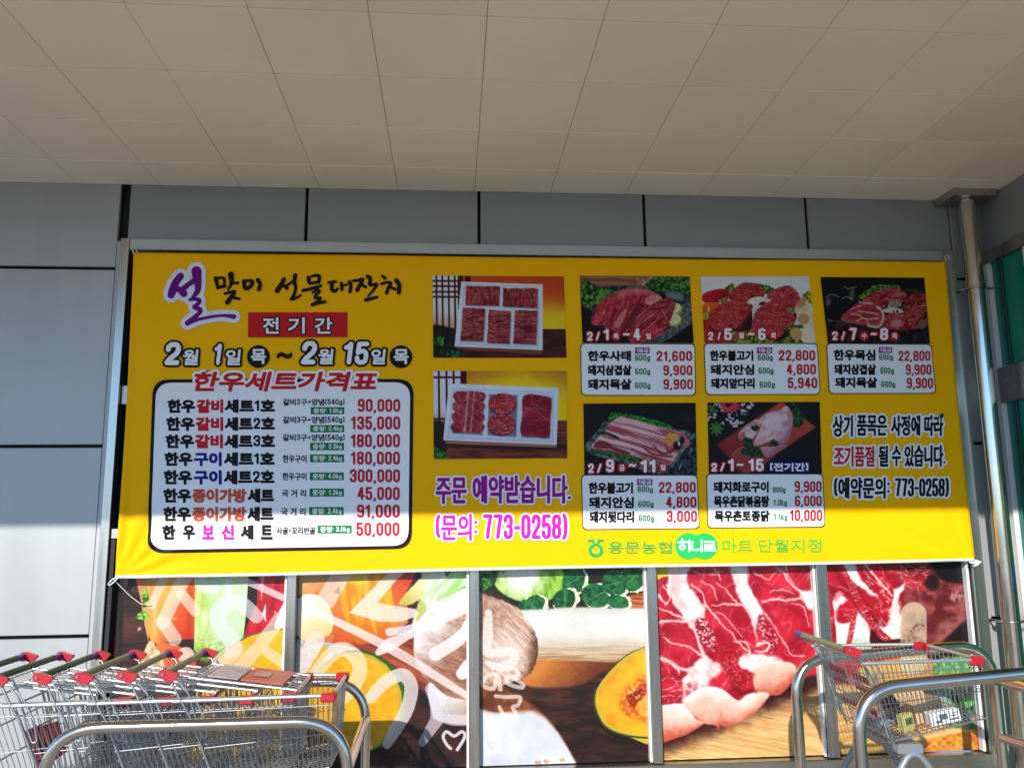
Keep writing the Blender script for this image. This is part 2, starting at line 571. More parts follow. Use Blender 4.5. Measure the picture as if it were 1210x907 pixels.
def art2(PX, PY):
    i = Ink(PX, PY, 345, 670, 3.829, (48, 20, 17))
    i.poly([(-50, -100), (900, -100), (900, 1000), (-50, 1000)], mottle((30, 14, 16), (66, 30, 24), 60, 3), sm=False)
    i.poly([(150, 330), (560, 300), (640, 470), (600, 560), (450, 440), (300, 380)], wood((120, 40, 24), (196, 92, 50), 20, 14, 4), 10)
    i.poly([(-30, -60), (300, -60), (180, 120), (90, 140), (-30, 90)], grad((250, 205, 130), (214, 120, 60), 60, 0, 150, 140, .3), 5)
    i.poly([(80, 130), (230, 130), (290, 320), (180, 330)], grad((206, 70, 30), (240, 140, 60), 100, 330, 230, 140, .3), 5)
    i.poly([(400, -60), (600, -60), (520, 110), (525, 250), (440, 310)], grad((214, 62, 24), (240, 130, 60), 540, 60, 430, 200, .4), 5, sm=False)
    i.poly([(235, -60), (420, -60), (452, 120), (472, 300), (330, 345), (275, 320), (222, 150)],
           lambda x, y: mix(mix((236, 142, 8), (248, 182, 30), ss(.3, .7, fbm(x / 14, y / 80, 4, 8))), (226, 104, 20), ss(190, 330, y)), 4)
    i.ell(300, 55, 45, 22, mottle((250, 190, 30), (255, 225, 60), 10, 4), soft=12, a=.9)
    i.ell(92, 235, 94, 118, grad((255, 248, 226), (248, 200, 110), 60, 170, 190, 320, .1), -14, soft=4)
    i.poly([(90, 345), (190, 300), (170, 350)], (214, 120, 70), 6)
    # leek
    i.poly([(600, -60), (830, -60), (830, 130), (660, 165), (580, 300), (545, 250), (590, 110)], lambda x, y: mix((214, 234, 186), (252, 253, 248), ss(.3, .7, fbm((x + y * .7) / 60, (y - x * .9) / 260, 4, 5))), 5)
    i.poly([(690, -40), (640, 140), (720, 130), (800, 60), (800, 20), (750, -40)], lambda x, y: mix((176, 222, 130), (244, 252, 236), ss(.3, .7, fbm((x + y * .8) / 30, (y - x) / 240, 4, 8))), 8)
    i.poly([(610, 30), (540, 90), (482, 168), (560, 158), (606, 100)], grad((250, 242, 196), (206, 190, 70), 600, 60, 490, 160, .4, 30), 4, warp=4)
    herb(i, [(690, -20), (740, -20), (700, 45)], (30, 110, 30), (110, 200, 60), 8, 4, 5)
    herb(i, [(745, 110), (800, 80), (800, 128)], (60, 150, 40), (150, 220, 90), 8, 6, 5)
    i.poly([(575, 150), (610, 180), (590, 260), (560, 260)], (200, 206, 110), 8)
    # mushroom
    i.poly([(830, 120), (700, 140), (618, 190), (562, 270), (553, 400), (598, 500), (680, 575), (830, 610)],
           lambda x, y: mix((252, 246, 242), mix((142, 88, 68), (186, 130, 104), ss(.3, .7, fbm((x + y * .4) / 60, (y - x * .4) / 9, 4, 8))), ss(-110, 110, (x - 680) * .55 + (y - 330) * .8 + 120 * (fbm(x / 60, y / 60, 3, 3) - .5))), 3)
    i.poly([(690, 240), (780, 180), (800, 290), (720, 260)], mottle((150, 100, 84), (206, 160, 140), 12, 6), 14, .8)
    i.poly([(625, 520), (700, 580), (830, 615), (830, 705), (660, 690), (618, 590)], grad((252, 252, 250), (176, 150, 130), 680, 560, 760, 720, .3), 5)
    # jar and pumpkin half
    i.poly([(-20, 330), (60, 330), (300, 372), (300, 520), (-20, 520)], mottle((176, 186, 178), (226, 226, 214), 22, 9), 5)
    i.poly([(55, 345), (140, 365), (200, 408), (150, 425), (90, 410)], mottle((200, 196, 186), (255, 255, 255), 9, 6), 3, warp=6)
    i.poly([(60, 485), (140, 360), (168, 385), (80, 490), (20, 540), (20, 490)], (238, 172, 16), 4)
    i.ell(300, 605, 222, 235, (52, 92, 34), -12, soft=3)
    i.ell(285, 608, 208, 222, mottle((236, 168, 14), (246, 188, 30), 30, 21, .3, .7, o=5), -12, soft=5, rim=((196, 176, 40), 9))
    i.poly([(-20, 560), (130, 500), (250, 600), (200, 800), (-20, 880)], mottle((200, 140, 24), (226, 166, 30), 30, 3), 24, .5)
    for k in range(150):
        t, r = random.uniform(0, 2 * math.pi), random.uniform(.15, .95)
        a_, b_ = 285 + 200 * r * math.cos(t), 608 + 214 * r * math.sin(t)
        i.stroke([(a_, b_), (a_ + 9 * math.cos(t), b_ + 9 * math.sin(t))], 1.6, (255, 220, 100) if k % 2 else (208, 136, 12), 1.8, .5)
    for k in range(70):
        a_, b_ = random.uniform(560, 780), random.uniform(190, 590)
        i.stroke([(a_, b_), (a_ + 16, b_ + random.uniform(4, 9))], 1.6, (110, 66, 50) if k % 2 else (240, 214, 198), 1.8, .55)
    i.stroke([(330, 20), (345, 160), (380, 300)], [10, 16, 4], (255, 226, 120), 9, .6)
    i.stroke([(250, 60), (262, 180), (300, 300)], [6, 10, 4], (206, 104, 8), 9, .6)
    i.ell(70, 190, 26, 34, (255, 255, 250), 20, soft=16, a=.8)
    wh = (252, 232, 218)
    wd = (228, 220, 232)
    i.stroke([(260, -30), (155, 148)], 84, wh, 2, .68, sm=False)
    i.poly([(400, 60), (470, 0), (560, -60), (600, -60), (470, 60), (385, 160), (560, 188), (575, 215), (500, 245), (400, 245), (258, 205)], wh, 2, .86, sm=False)
    i.stroke([(20, 165), (180, 235), (470, 380), (800, 585)], [50, 34, 44, 30], (250, 236, 232), 2, .8)
    i.stroke([(390, 385), (440, 350), (520, 310), (600, 270), (800, 180)], [26, 60, 36, 40, 44], (252, 240, 238), 2, .85)
    i.stroke([(440, 292), (520, 280), (580, 262)], 36, (250, 236, 236), 2, .85)
    i.stroke([(800, 250), (760, 320), (650, 390)], [40, 58, 64], (250, 244, 242), 2, .85)
    i.stroke([(800, 440), (770, 480)], 54, (250, 246, 246), 2, .85)
    i.stroke([(110, 325), (45, 440), (20, 480)], 76, wh, 2, .68, sm=False)
    i.stroke([(95, 500), (170, 400), (235, 370), (300, 420), (298, 500), (240, 590)], [62, 66, 66, 68, 66, 50], wh, 2, .68)
    i.stroke([(355, 590), (420, 520), (500, 485), (540, 540), (520, 640), (470, 730), (430, 800)], [50, 58, 60, 62, 62, 58, 40], (232, 224, 220), 2, .84)
    i.stroke([(625, 548), (650, 620), (655, 690), (590, 790)], [46, 44, 60, 38], wd, 2, .68, sm=False)
    i.stroke([(655, 670), (730, 690), (810, 690)], [40, 50, 44], wd, 2, .68)
    i.stroke([(748, 824), (782, 765), (768, 742), (734, 762), (700, 742), (684, 766), (700, 800), (718, 818)], 14, (232, 226, 232), 2, .9)
    return i.ink()


def art3(PX, PY):
    i = Ink(PX, PY, 560, 665, 3.829, (60, 26, 14))
    i.poly([(-50, -100), (900, -100), (900, 1000), (-50, 1000)], lambda x, y: mix((34, 14, 10), (84, 42, 26), ss(.25, .8, fbm(x / 70, y / 22, 4, 4)) * (1 - .55 * ss(600, 880, y))), sm=False)
    for k in range(9):
        yy = 640 + k * 26
        i.stroke([(360 + k * 12, yy + 30), (520, yy + 12 * math.sin(k)), (760, yy + 22)], 5, (24, 10, 9), 4, .6, warp=14, ws=60)
    i.poly([(-40, -100), (900, -100), (900, 210), (-40, 210)], (30, 26, 12), 4, sm=False)
    i.poly([(690, 150), (800, 140), (800, 222), (640, 212)], wood((150, 66, 30), (214, 130, 80), 6, 6, 4), 5)
    i.ell(250, 70, 168, 108, lambda x, y: mix((250, 255, 240), mix((96, 160, 24), (166, 214, 70), ss(.3, .7, fbm(x / 18, y / 50, 4, 3))), ss(40, 150, np.hypot(x - 215, (y - 60) * 1.1) + 40 * (fbm(x / 30, y / 30, 3, 5) - .5))), 6, soft=4)
    herb(i, [(-20, 20), (40, 0), (130, 10), (100, 80), (50, 115), (-20, 100)], (16, 60, 20), (70, 150, 50), 14, 5, 18)
    i.stroke([(480, 60), (520, 105), (555, 130)], 16, (110, 170, 40), 3)
    for (cx, cy, rx, ry, ro) in ((455, 78, 50, 66, 20), (555, 148, 66, 56, 20), (640, 92, 58, 56, 40), (655, 175, 48, 34, 10), (412, 165, 56, 46, -40), (262, 195, 70, 44, -25), (722, 66, 54, 60, 10)):
        i.ell(cx + 6, cy + 3, rx + 7, ry + 4, (236, 244, 206), ro, soft=2, warp=9, ws=20, seed=cx)
        i.ell(cx - 3, cy, rx, ry, mottle((10, 68, 34), (34, 122, 54), 18, cx), ro, soft=2, warp=7, ws=18, seed=cx + 1)
        c, q = math.cos(math.radians(ro - 50)), math.sin(math.radians(ro - 50))
        i.stroke([(cx - c * rx * .8, cy - q * rx * .8), (cx, cy), (cx + c * rx * .7, cy + q * rx * .7)], 3, (110, 170, 110), 2, .8)
        i.stroke([(cx, cy), (cx + q * ry * .6, cy - c * ry * .6)], 2.5, (90, 155, 95), 2, .6)
        i.stroke([(cx, cy), (cx - q * ry * .6, cy + c * ry * .6)], 2.5, (90, 155, 95), 2, .6)
    # long white mushroom with shade
    i.poly([(230, 440), (400, 420), (640, 440), (600, 480), (500, 540), (400, 560), (230, 550)], grad((214, 128, 52), (110, 48, 18), 330, 430, 500, 560, .3, 20), 10)
    i.poly([(120, 240), (340, 206), (480, 199), (600, 203), (860, 222), (860, 370), (770, 385), (690, 420), (640, 446), (480, 440), (300, 436), (140, 440)],
           lambda x, y: mix((238, 236, 230), mix((196, 166, 138), (238, 234, 228), ss(.3, .62, fbm(x / 90, y / 5, 4, 9))), ss(330, 440, y + 22 * (fbm(x / 80, y / 12, 3, 7) - .5))) * (1 - np.array((.10, .20, .34)) * ss(290, 450, y + 16 * (fbm(x / 90, y / 40, 3, 17) - .5))[..., None]) * (1 - np.array((.05, .07, .10)) * (1 - ss(205, 250, y))[..., None]), 7)
    # cap
    i.poly([(-30, 140), (60, 148), (120, 165), (200, 205), (238, 258), (278, 318), (290, 400), (268, 480), (232, 515), (150, 545), (110, 562), (-30, 570)],
           lambda x, y: mix(mix((176, 126, 98), (232, 200, 180), ss(.2, .75, fbm((x + y) / 60, (y - x) / 9, 4, 8))), (92, 46, 26), ss(250, 300, x * .85 + y * .16 - 5 + 26 * (fbm(x / 20, y / 20, 3, 3) - .5)) * .9), 3, warp=4)
    i.ell(150, 390, 90, 90, (250, 236, 228), soft=60, a=.55)
    i.poly([(-30, 140), (60, 148), (140, 190), (150, 260), (80, 300), (-30, 300)], mottle((150, 98, 76), (204, 160, 134), 14, 5), 40, .6)
    for k in range(46):
        a, b = random.uniform(10, 250), random.uniform(180, 480)
        i.ell(a, b, 2.4, 1.8, (120, 76, 56), soft=1.5, a=.6)
    i.poly([(-30, 560), (110, 552), (200, 600), (290, 655), (290, 690), (-30, 690)], mottle((100, 44, 20), (150, 80, 42), 40, 6), 14)
    i.poly([(-60, 610), (20, 650), (90, 672), (180, 668), (262, 664), (320, 690), (380, 760), (430, 840), (480, 940), (480, 1050), (-60, 1050)],
           lambda x, y: mix(mix((226, 229, 236), (188, 198, 216), ss(.35, .8, fbm(x / 120, y / 120, 4, 3)) * .7 + .3 * ss(60, -40, x)), (170, 112, 74), .8 * (1 - ss(-6, 22, y - np.interp(x, [-60, 20, 90, 180, 262, 320, 380, 430, 480], [610, 650, 672, 668, 664, 690, 760, 840, 940]) + 14 * (fbm(x / 40, y / 40, 3, 8) - .5)))), 7)
    for (a, b, r) in ((330, 895, 14), (290, 900, 16), (400, 890, 12)):
        i.ell(a, b, r, 8, (190, 140, 90), soft=4, a=.7, warp=4)
    # pumpkin
    i.poly([(860, 340), (770, 378), (690, 415), (610, 490), (553, 570), (540, 640), (588, 735), (680, 780), (860, 800)], (20, 32, 16), 4)
    i.poly([(860, 800), (680, 785), (600, 740), (640, 790), (760, 820), (860, 830)], (18, 16, 14), 4)
    i.poly([(860, 350), (775, 386), (696, 424), (618, 496), (562, 574), (550, 640), (594, 726), (684, 770), (860, 788)],
           mottle((240, 158, 18), (250, 184, 34), 44, 22, o=5), 4, rim=((206, 180, 50), 10))
    i.poly([(860, 490), (760, 520), (700, 560), (660, 615), (665, 660), (705, 695), (860, 720)], mottle((214, 96, 20), (246, 168, 50), 11, 8), 9, warp=10, ws=24)
    i.poly([(860, 530), (770, 545), (720, 580), (690, 610), (720, 650), (760, 610), (860, 590)], mottle((120, 16, 14), (220, 92, 40), 9, 3), 7, warp=12, ws=18)
    i.stroke([(690, 600), (720, 640), (760, 600)], 8, (150, 30, 20), 4, .8, warp=5)
    i.poly([(860, 570), (780, 590), (745, 650), (760, 690), (860, 690)], mottle((240, 170, 50), (255, 206, 100), 12, 6), 8, .8)
    i.stroke([(552, 560), (545, 640), (590, 735), (682, 778), (800, 790)], 9, (44, 70, 22), 3)
    for k in range(120):
        a_, b_ = random.uniform(565, 790), random.uniform(420, 770)
        i.stroke([(a_, b_), (a_ + random.uniform(4, 14), b_ - random.uniform(-6, 8))], 1.6, (255, 214, 110) if k % 2 else (216, 130, 14), 2, .4)
    for k in range(5):
        i.ell(700 + 12 * k, 600 + random.uniform(-34, 40), 9, 4, (250, 214, 140), random.uniform(20, 70), soft=2, a=.8)
    wh = (250, 242, 236)
    i.stroke([(66, 222), (62, 330), (58, 400), (120, 405), (170, 400), (180, 440), (120, 470), (60, 450)], [30, 50, 44, 40, 40, 44, 40, 20], wh, 2, .72)
    i.stroke([(100, 500), (60, 510), (40, 550), (90, 565), (105, 500), (120, 570)], 20, wh, 2, .68)
    i.stroke([(150, 480), (190, 475), (195, 510), (150, 515), (155, 545), (215, 562), (220, 545), (180, 520)], 18, wh, 2, .68)
    i.stroke([(98, 600), (150, 605), (208, 605), (200, 640), (175, 650), (190, 680), (180, 700), (140, 690), (115, 650)], 17, wh, 2, .68)
    i.stroke([(40, 680), (80, 760), (118, 830), (70, 860), (50, 800), (110, 790)], 20, (244, 248, 255), 2, .6)
    return i.ink()


def art4(PX, PY):
    i = Ink(PX, PY, 768, 660, 3.829, (196, 20, 42))
    i.poly([(-50, -100), (900, -100), (900, 700), (-50, 1000)], meat((172, 6, 34), (232, 34, 58), (250, 190, 190), 58, -55, .42, 4, 2.4, .95), sm=False)
    ft = lambda x, y: mix((255, 248, 244), (246, 196, 190), ss(.42, .78, fbm(x / 34, y / 34, 5, 6)))
    ft2 = lambda x, y: mix((255, 252, 250), (250, 214, 208), ss(.45, .8, fbm(x / 40, y / 40, 5, 9)))
    sea = (150, 4, 26)
    # darker seams between the muscles
    for pts, w in (([(60, 90), (120, 220), (210, 330), (300, 470)], 26), ([(290, 210), (380, 330), (450, 420)], 20), ([(520, 210), (600, 330), (690, 430)], 22), ([(450, 60), (540, 130), (650, 180)], 18), ([(40, 470), (110, 560), (140, 640)], 22),
                   ([(200, 80), (280, 120), (330, 190)], 16), ([(60, 310), (140, 330), (220, 400)], 16), ([(560, 200), (650, 230), (720, 280)], 16)):
        i.stroke(pts, w, sea, 14, .55, warp=10, ws=40)
    for cx, cy, rx, ry, ro in ((330, 290, 70, 34, 50), (140, 400, 70, 24, 25), (630, 110, 60, 30, 30), (600, 330, 44, 24, 60), (250, 120, 56, 22, 20), (410, 90, 30, 20, 60)):
        i.ell(cx, cy, rx, ry, (240, 52, 70), ro, soft=26, a=.6, warp=12, ws=30)
    i.poly([(20, -60), (90, -60), (92, 62), (60, 82), (20, 84)], (226, 206, 40), 3)
    i.poly([(98, 20), (178, 20), (172, 80), (184, 130), (215, 175), (246, 220), (250, 275), (285, 350), (300, 410), (262, 392), (205, 330), (150, 258), (98, 190), (80, 130)], ft, 9, warp=12, ws=30)
    i.poly([(110, 60), (150, 80), (140, 150), (180, 230), (150, 230), (100, 170)], (244, 178, 174), 14, .55, warp=12, ws=22)
    i.poly([(200, 280), (252, 270), (290, 345), (312, 425), (250, 390), (215, 345)], mottle((164, 14, 36), (252, 206, 204), 8, 13, .42, .70), 8, warp=8)
    i.poly([(340, -60), (436, -60), (446, 110), (476, 170), (508, 240), (486, 300), (483, 390), (470, 300), (424, 215), (388, 135)], ft2, 9, warp=10, ws=30)
    i.poly([(496, 250), (556, 310), (582, 380), (560, 440), (530, 400), (492, 330)], mottle((180, 14, 38), (250, 190, 188), 9, 15, .46, .76), 9)
    i.poly([(285, 390), (420, 420), (465, 470), (440, 560), (390, 596), (335, 520)], mottle((150, 8, 26), (206, 36, 50), 12, 5), 14, .75)
    for k in range(70):
        a_, b_ = random.gauss(360, 44), random.gauss(500, 44)
        i.ell(a_, b_, random.uniform(2, 5), 1.6, (255, 190, 190), random.uniform(0, 180), soft=1.6, a=.65)
    for (pts, w) in (([(45, 290), (110, 278), (180, 288)], [10, 7, 12]), ([(40, 225), (90, 240), (150, 268)], [3, 7, 8]), ([(180, 290), (215, 350), (245, 440)], [10, 10, 16]),
                     ([(30, 440), (90, 470), (165, 500), (235, 480)], [10, 16, 14, 16]), ([(285, 210), (360, 206), (430, 218), (475, 300)], [3, 8, 9, 4]), ([(255, 215), (350, 320), (445, 420)], [9, 4, 7]),
                     ([(512, 195), (560, 182), (620, 188), (690, 172)], [8, 9, 6, 10]), ([(560, 40), (600, 60), (640, 112), (690, 152)], [3, 8, 8, 12]), ([(620, -20), (615, 50), (650, 110)], [10, 5, 3]),
                     ([(300, 110), (350, 150), (400, 205)], [2, 5, 6]), ([(190, 110), (240, 160), (250, 215)], [9, 5, 9]), ([(380, 370), (440, 380), (450, 430)], [3, 6, 6]), ([(60, 350), (100, 380), (180, 400), (235, 440)], [3, 7, 5, 10]),
                     ([(520, 240), (560, 300), (640, 430), (700, 440)], [7, 3, 5, 4]), ([(485, 385), (520, 375), (540, 390), (520, 420), (480, 420)], [10, 14, 12, 10, 4]), ([(640, 200), (690, 220), (720, 300)], [2, 4, 2]),
                     ([(260, 20), (300, 60), (320, 100)], [3, 6, 2]), ([(470, 60), (540, 90), (580, 40)], [5, 4, 3]), ([(100, 470), (130, 500), (120, 540)], [12, 8, 3]), ([(200, 60), (270, 70), (330, 60)], [2, 4, 2]), ([(540, 150), (600, 140), (650, 160)], [2, 4, 2]),
                     ([(300, 240), (340, 260), (420, 350)], [2, 3, 2]), ([(60, 120), (90, 160), (70, 210)], [4, 7, 4]), ([(40, 160), (70, 200)], [12, 5]), ([(230, 100), (290, 130), (300, 180)], [2, 4, 2])):
        i.stroke(pts, [q * 1.7 for q in w], (244, 120, 130), 9, .5, warp=9, ws=28)
        i.stroke(pts, w, (255, 228, 222), 3.5, .85, warp=9, ws=28)
    i.poly([(678, 150), (760, 140), (800, 150), (800, 260), (738, 236), (700, 200)], ft, 10, warp=10, ws=24)
    # printed board, with shade painted into its colour below the joint
    i.poly([(-50, 800), (130, 790), (250, 740), (420, 690), (540, 620), (660, 540), (900, 500), (900, 1100), (-50, 1100)],
           lambda x, y: mix(mix((224, 164, 92), (248, 210, 144), ss(.25, .75, fbm((x + y * .18) / 110, (y - x * .2) / 5, 4, 5))), (54, 14, 16), 1 - ss(-24, 84, (y - np.interp(x, [-50, 60, 240, 400, 560, 700, 800], [852, 838, 775, 712, 640, 600, 560])) - 46 * (fbm(x / 50, y / 40, 3, 6) - .5))), 8, sm=False)
    i.poly([(150, 560), (190, 490), (245, 440), (330, 500), (282, 545), (205, 620), (150, 650)], ft, 12, warp=12, ws=26)
    i.poly([(440, 430), (560, 440), (600, 470), (470, 512), (400, 470)], ft, 10, warp=10, ws=22)
    i.poly([(30, 500), (130, 520), (140, 650), (40, 664)], meat((158, 8, 30), (216, 30, 54), sc=26, seed=8, vein=.8), 8)
    i.poly([(165, 565), (215, 560), (215, 590), (165, 640)], mottle((190, 50, 64), (244, 180, 178), 12, 3), 10, .8)

    def fat(seed, xs, top, bot):
        def f(x, y):
            t = (y - np.interp(x, xs, top)) / (np.interp(x, xs, bot) - np.interp(x, xs, top))
            t = t + .12 + .34 * (fbm(x / 46, y / 40, 4, seed) - .5) + .10 * (fbm(x / 9, y / 9, 3, seed + 4) - .5)
            c = mix((255, 246, 240), (250, 198, 174), ss(.12, .62, t))
            return mix(c, (214, 92, 66), ss(.62, 1.12, t))
        return f
    i.poly([(-20, 665), (60, 660), (165, 656), (205, 720), (244, 742), (190, 780), (130, 806), (-20, 838)], fat(3, [0, 120, 240], [655, 655, 720], [850, 815, 752]), 5)
    i.poly([(465, 520), (500, 480), (560, 462), (640, 470), (664, 502), (640, 560), (590, 612), (540, 614), (480, 602)], fat(5, [460, 560, 660], [440, 440, 455], [640, 630, 540]), 5)
    i.poly([(150, 640), (215, 590), (270, 575), (330, 590), (400, 640), (440, 610), (490, 602), (540, 612), (500, 670), (440, 722), (350, 758), (318, 752), (310, 772), (296, 752), (240, 742), (180, 690)], fat(9, [150, 270, 400, 540], [610, 560, 600, 590], [740, 790, 760, 650]), 5)
    i.stroke([(470, 520), (462, 570), (480, 604)], 12, (170, 40, 44), 9, .6)
    i.ell(440, 640, 46, 20, (255, 240, 232), -32, soft=16, a=.8)
    i.ell(330, 612, 30, 12, (255, 244, 240), 20, soft=12, a=.8)
    i.ell(250, 640, 40, 20, (250, 190, 172), -20, soft=20, a=.6)
    i.stroke([(395, 585), (415, 606), (462, 596)], 18, (110, 16, 24), 9, .85)
    return i.ink()


def art5(PX, PY):
    i = Ink(PX, PY, 970, 660, 3.945, (150, 20, 34))
    i.poly([(-50, -100), (900, -100), (900, 560), (-50, 560)], lambda x, y: mix(meat((150, 10, 30), (216, 28, 52), sc=34, rot=55, seed=4)(x, y), mottle((104, 30, 38), (172, 82, 80), 46, 6, o=5)(x, y), ss(330, 430, x + 40 * (fbm(x / 40, y / 40, 3, 2) - .5))), sm=False)
    i.poly([(350, 40), (480, 30), (520, 110), (500, 150), (400, 130)], meat((120, 10, 24), (206, 60, 70), sc=16, seed=6, vein=.7), 10)
    i.poly([(500, -60), (740, -60), (740, 90), (640, 112), (560, 96), (520, 40)], (24, 16, 20), 8)
    i.ell(520, 110, 34, 40, (30, 14, 18), soft=12, a=.9)
    i.poly([(600, 160), (690, 140), (690, 190), (620, 200)], mottle((110, 50, 56), (206, 150, 150), 9, 3), 8, .8)
    i.poly([(560, 390), (620, 330), (700, 240), (800, 220), (800, 480), (540, 480)], (34, 18, 26), 10)
    i.poly([(540, 300), (640, 260), (720, 180), (720, 240), (620, 330), (560, 380)], mottle((130, 60, 60), (176, 100, 94), 26, 4), 12, .8)
    fw = lambda x, y: mix((255, 252, 250), (248, 206, 202), ss(.45, .8, fbm(x / 34, y / 34, 5, 4)))
    i.poly([(90, -30), (150, 20), (190, 90), (250, 140), (310, 150), (390, 120), (360, 190), (372, 260), (366, 372), (300, 352), (250, 300), (210, 250), (260, 310), (300, 320), (320, 270), (310, 200), (250, 170), (180, 130), (130, 80)], fw, 9, warp=10, ws=28)
    i.poly([(170, -40), (230, 30), (300, 100), (340, 150), (320, 230), (260, 170), (200, 100)], meat((170, 12, 32), (216, 30, 54), sc=24, rot=55, seed=9, vein=.7), 4, warp=5)
    i.stroke([(200, 20), (260, 90), (330, 170)], 9, (255, 220, 216), 3, .9, warp=6)
    i.stroke([(110, 60), (170, 180), (240, 300), (310, 380)], [20, 36, 30, 30], meat((160, 14, 34), (214, 40, 60), sc=8, seed=3, vein=.8), 4, warp=4)
    i.poly([(60, 180), (100, 160), (130, 200), (165, 240), (210, 290), (240, 360), (240, 430), (90, 430), (60, 330)], fw, 8, warp=9, ws=26)
    i.ell(116, 250, 44, 58, meat((180, 16, 34), (216, 30, 50), sc=20, seed=5), 14, soft=7, warp=12, ws=26)
    i.stroke([(70, 190), (90, 160), (130, 190)], [10, 22, 8], meat((190, 20, 40), (226, 60, 70), sc=14, seed=6), 8, .6, warp=8)
    i.stroke([(160, 240), (130, 400)], 26, meat((170, 16, 34), (226, 60, 70), sc=8, seed=7, vein=.8), 5)
    i.poly([(-30, 100), (40, 150), (70, 330), (60, 420), (-30, 430)], meat((176, 10, 34), (212, 24, 50), sc=40, seed=12), 4)
    i.poly([(236, 330), (290, 380), (370, 372), (370, 420), (240, 420)], (70, 12, 20), 6)
    # lower half: produce behind the trolley
    i.poly([(-30, 415), (230, 415), (210, 600), (-30, 600)], meat((170, 10, 30), (206, 30, 50), sc=30, seed=3), 8, sm=False)
    i.poly([(-30, 590), (900, 560), (900, 1000), (-30, 1000)], wood((224, 160, 84), (250, 208, 134), -14, 6, 5), 12, sm=False)
    i.poly([(210, 490), (560, 480), (560, 760), (300, 760), (200, 600)], grad((246, 196, 96), (214, 120, 60), 260, 480, 480, 720, .4), 6)
    i.poly([(290, 620), (340, 590), (400, 610), (420, 700), (400, 760), (300, 740)], (48, 18, 24), 10)
    i.poly([(420, 580), (500, 580), (510, 690), (460, 700)], meat((170, 16, 30), (216, 40, 40), sc=18, seed=6), 5)
    i.poly([(545, 470), (800, 440), (800, 540), (560, 560)], mottle((50, 150, 70), (150, 220, 110), 14, 8), 8, warp=10)
    i.poly([(510, 560), (640, 570), (640, 700), (520, 690)], mottle((120, 150, 130), (160, 184, 160), 24, 4), 8)
    i.poly([(620, 570), (800, 540), (800, 690), (640, 700)], mottle((26, 20, 20), (70, 90, 60), 22, 6), 8)
    i.stroke([(600, 690), (680, 675), (800, 650)], 26, mottle((60, 170, 60), (140, 226, 110), 8, 3), 5, warp=8)
    i.poly([(600, 720), (720, 700), (800, 700), (800, 790), (600, 780)], mottle((30, 120, 70), (200, 150, 110), 20, 3), 8)
    i.poly([(470, 850), (620, 815), (800, 800), (800, 900), (520, 905)], lambda x, y: mix(mottle((206, 100, 30), (240, 160, 60), 22, 4)(x, y), np.array((246, 214, 90)), ((np.sin((x + y * 1.4) / 7) > .55) | (np.sin((x - y * 1.6) / 8) > .6)) * .35 * (x < 660)), 8)
    i.poly([(540, 905), (800, 885), (800, 940), (540, 945)], wood((160, 84, 40), (200, 120, 60), -3, 5, 5), 5)
    i.stroke([(432, 262), (432, 330), (432, 480)], 122, (236, 230, 186), 2.5, .66, sm=False)
    i.poly([(395, 330), (450, 305), (485, 300), (470, 330), (420, 350)], mottle((80, 50, 46), (190, 150, 130), 8, 3, .35, .6), soft=9, a=.75, warp=12, ws=20)
    i.poly([(375, 370), (440, 360), (480, 390), (470, 440), (380, 440)], mottle((110, 70, 56), (196, 160, 130), 10, 5), soft=14, a=.7, warp=12, ws=20)
    i.ell(185, 410, 50, 42, (196, 226, 196), soft=3, a=.8)
    return i.ink()

# ------------------------------------------------------------------ materials of the building
PANEL = mat('grey_cladding', (.355, .358, .362), .42, .35, var=.09, vscale=1.6, rvar=.08, stretch=(1.6, 1, .35), bump=.02, bscale=350, spec=.4)
HEADP = mat('header_cladding', (.27, .275, .28), .45, .3, var=.05, vscale=1.5, bump=.02, bscale=350)
DARK = mat('dark_joint', (.012, .012, .013), .7)
STEEL = mat('brushed_steel', (.43, .41, .375), .27, 1.0, var=.12, vscale=2.5, rvar=.1, stretch=(14, 14, .6), bump=.02, bscale=120)
STEEL_H = mat('brushed_steel_level', (.46, .44, .40), .3, 1.0, var=.12, vscale=2.5, rvar=.1, stretch=(.6, 14, 14), bump=.02, bscale=120)
TUBE = mat('polished_steel', (.58, .525, .455), .15, 1.0, var=.12, vscale=6, rvar=.09)
BEAD = mat('white_aluminium', (.72, .72, .71), .4, .2)
SOFFIT = mat('soffit_panel', (.87, .765, .58), .55, var=.12, vscale=.55, bump=.03, bscale=260, spec=.25)
GREENG = mat('green_glass', (.012, .20, .145), .06, 0, var=.25, vscale=.8, spec=.5)
ROOM = mat('dim_interior', (.04, .06, .05), .8)

# ------------------------------------------------------------------ ground
MB_ = MB()
g = MB()
g.face([(-300, -300, 0), (300, -300, 0), (300, 60, 0), (-300, 60, 0)], [(0, 1, 2, 3)])
tag(g.build('ground', mat('pale_paving', (.30, .285, .26), .85, var=.18, vscale=.8, bump=.3, bscale=14)), kind='structure')

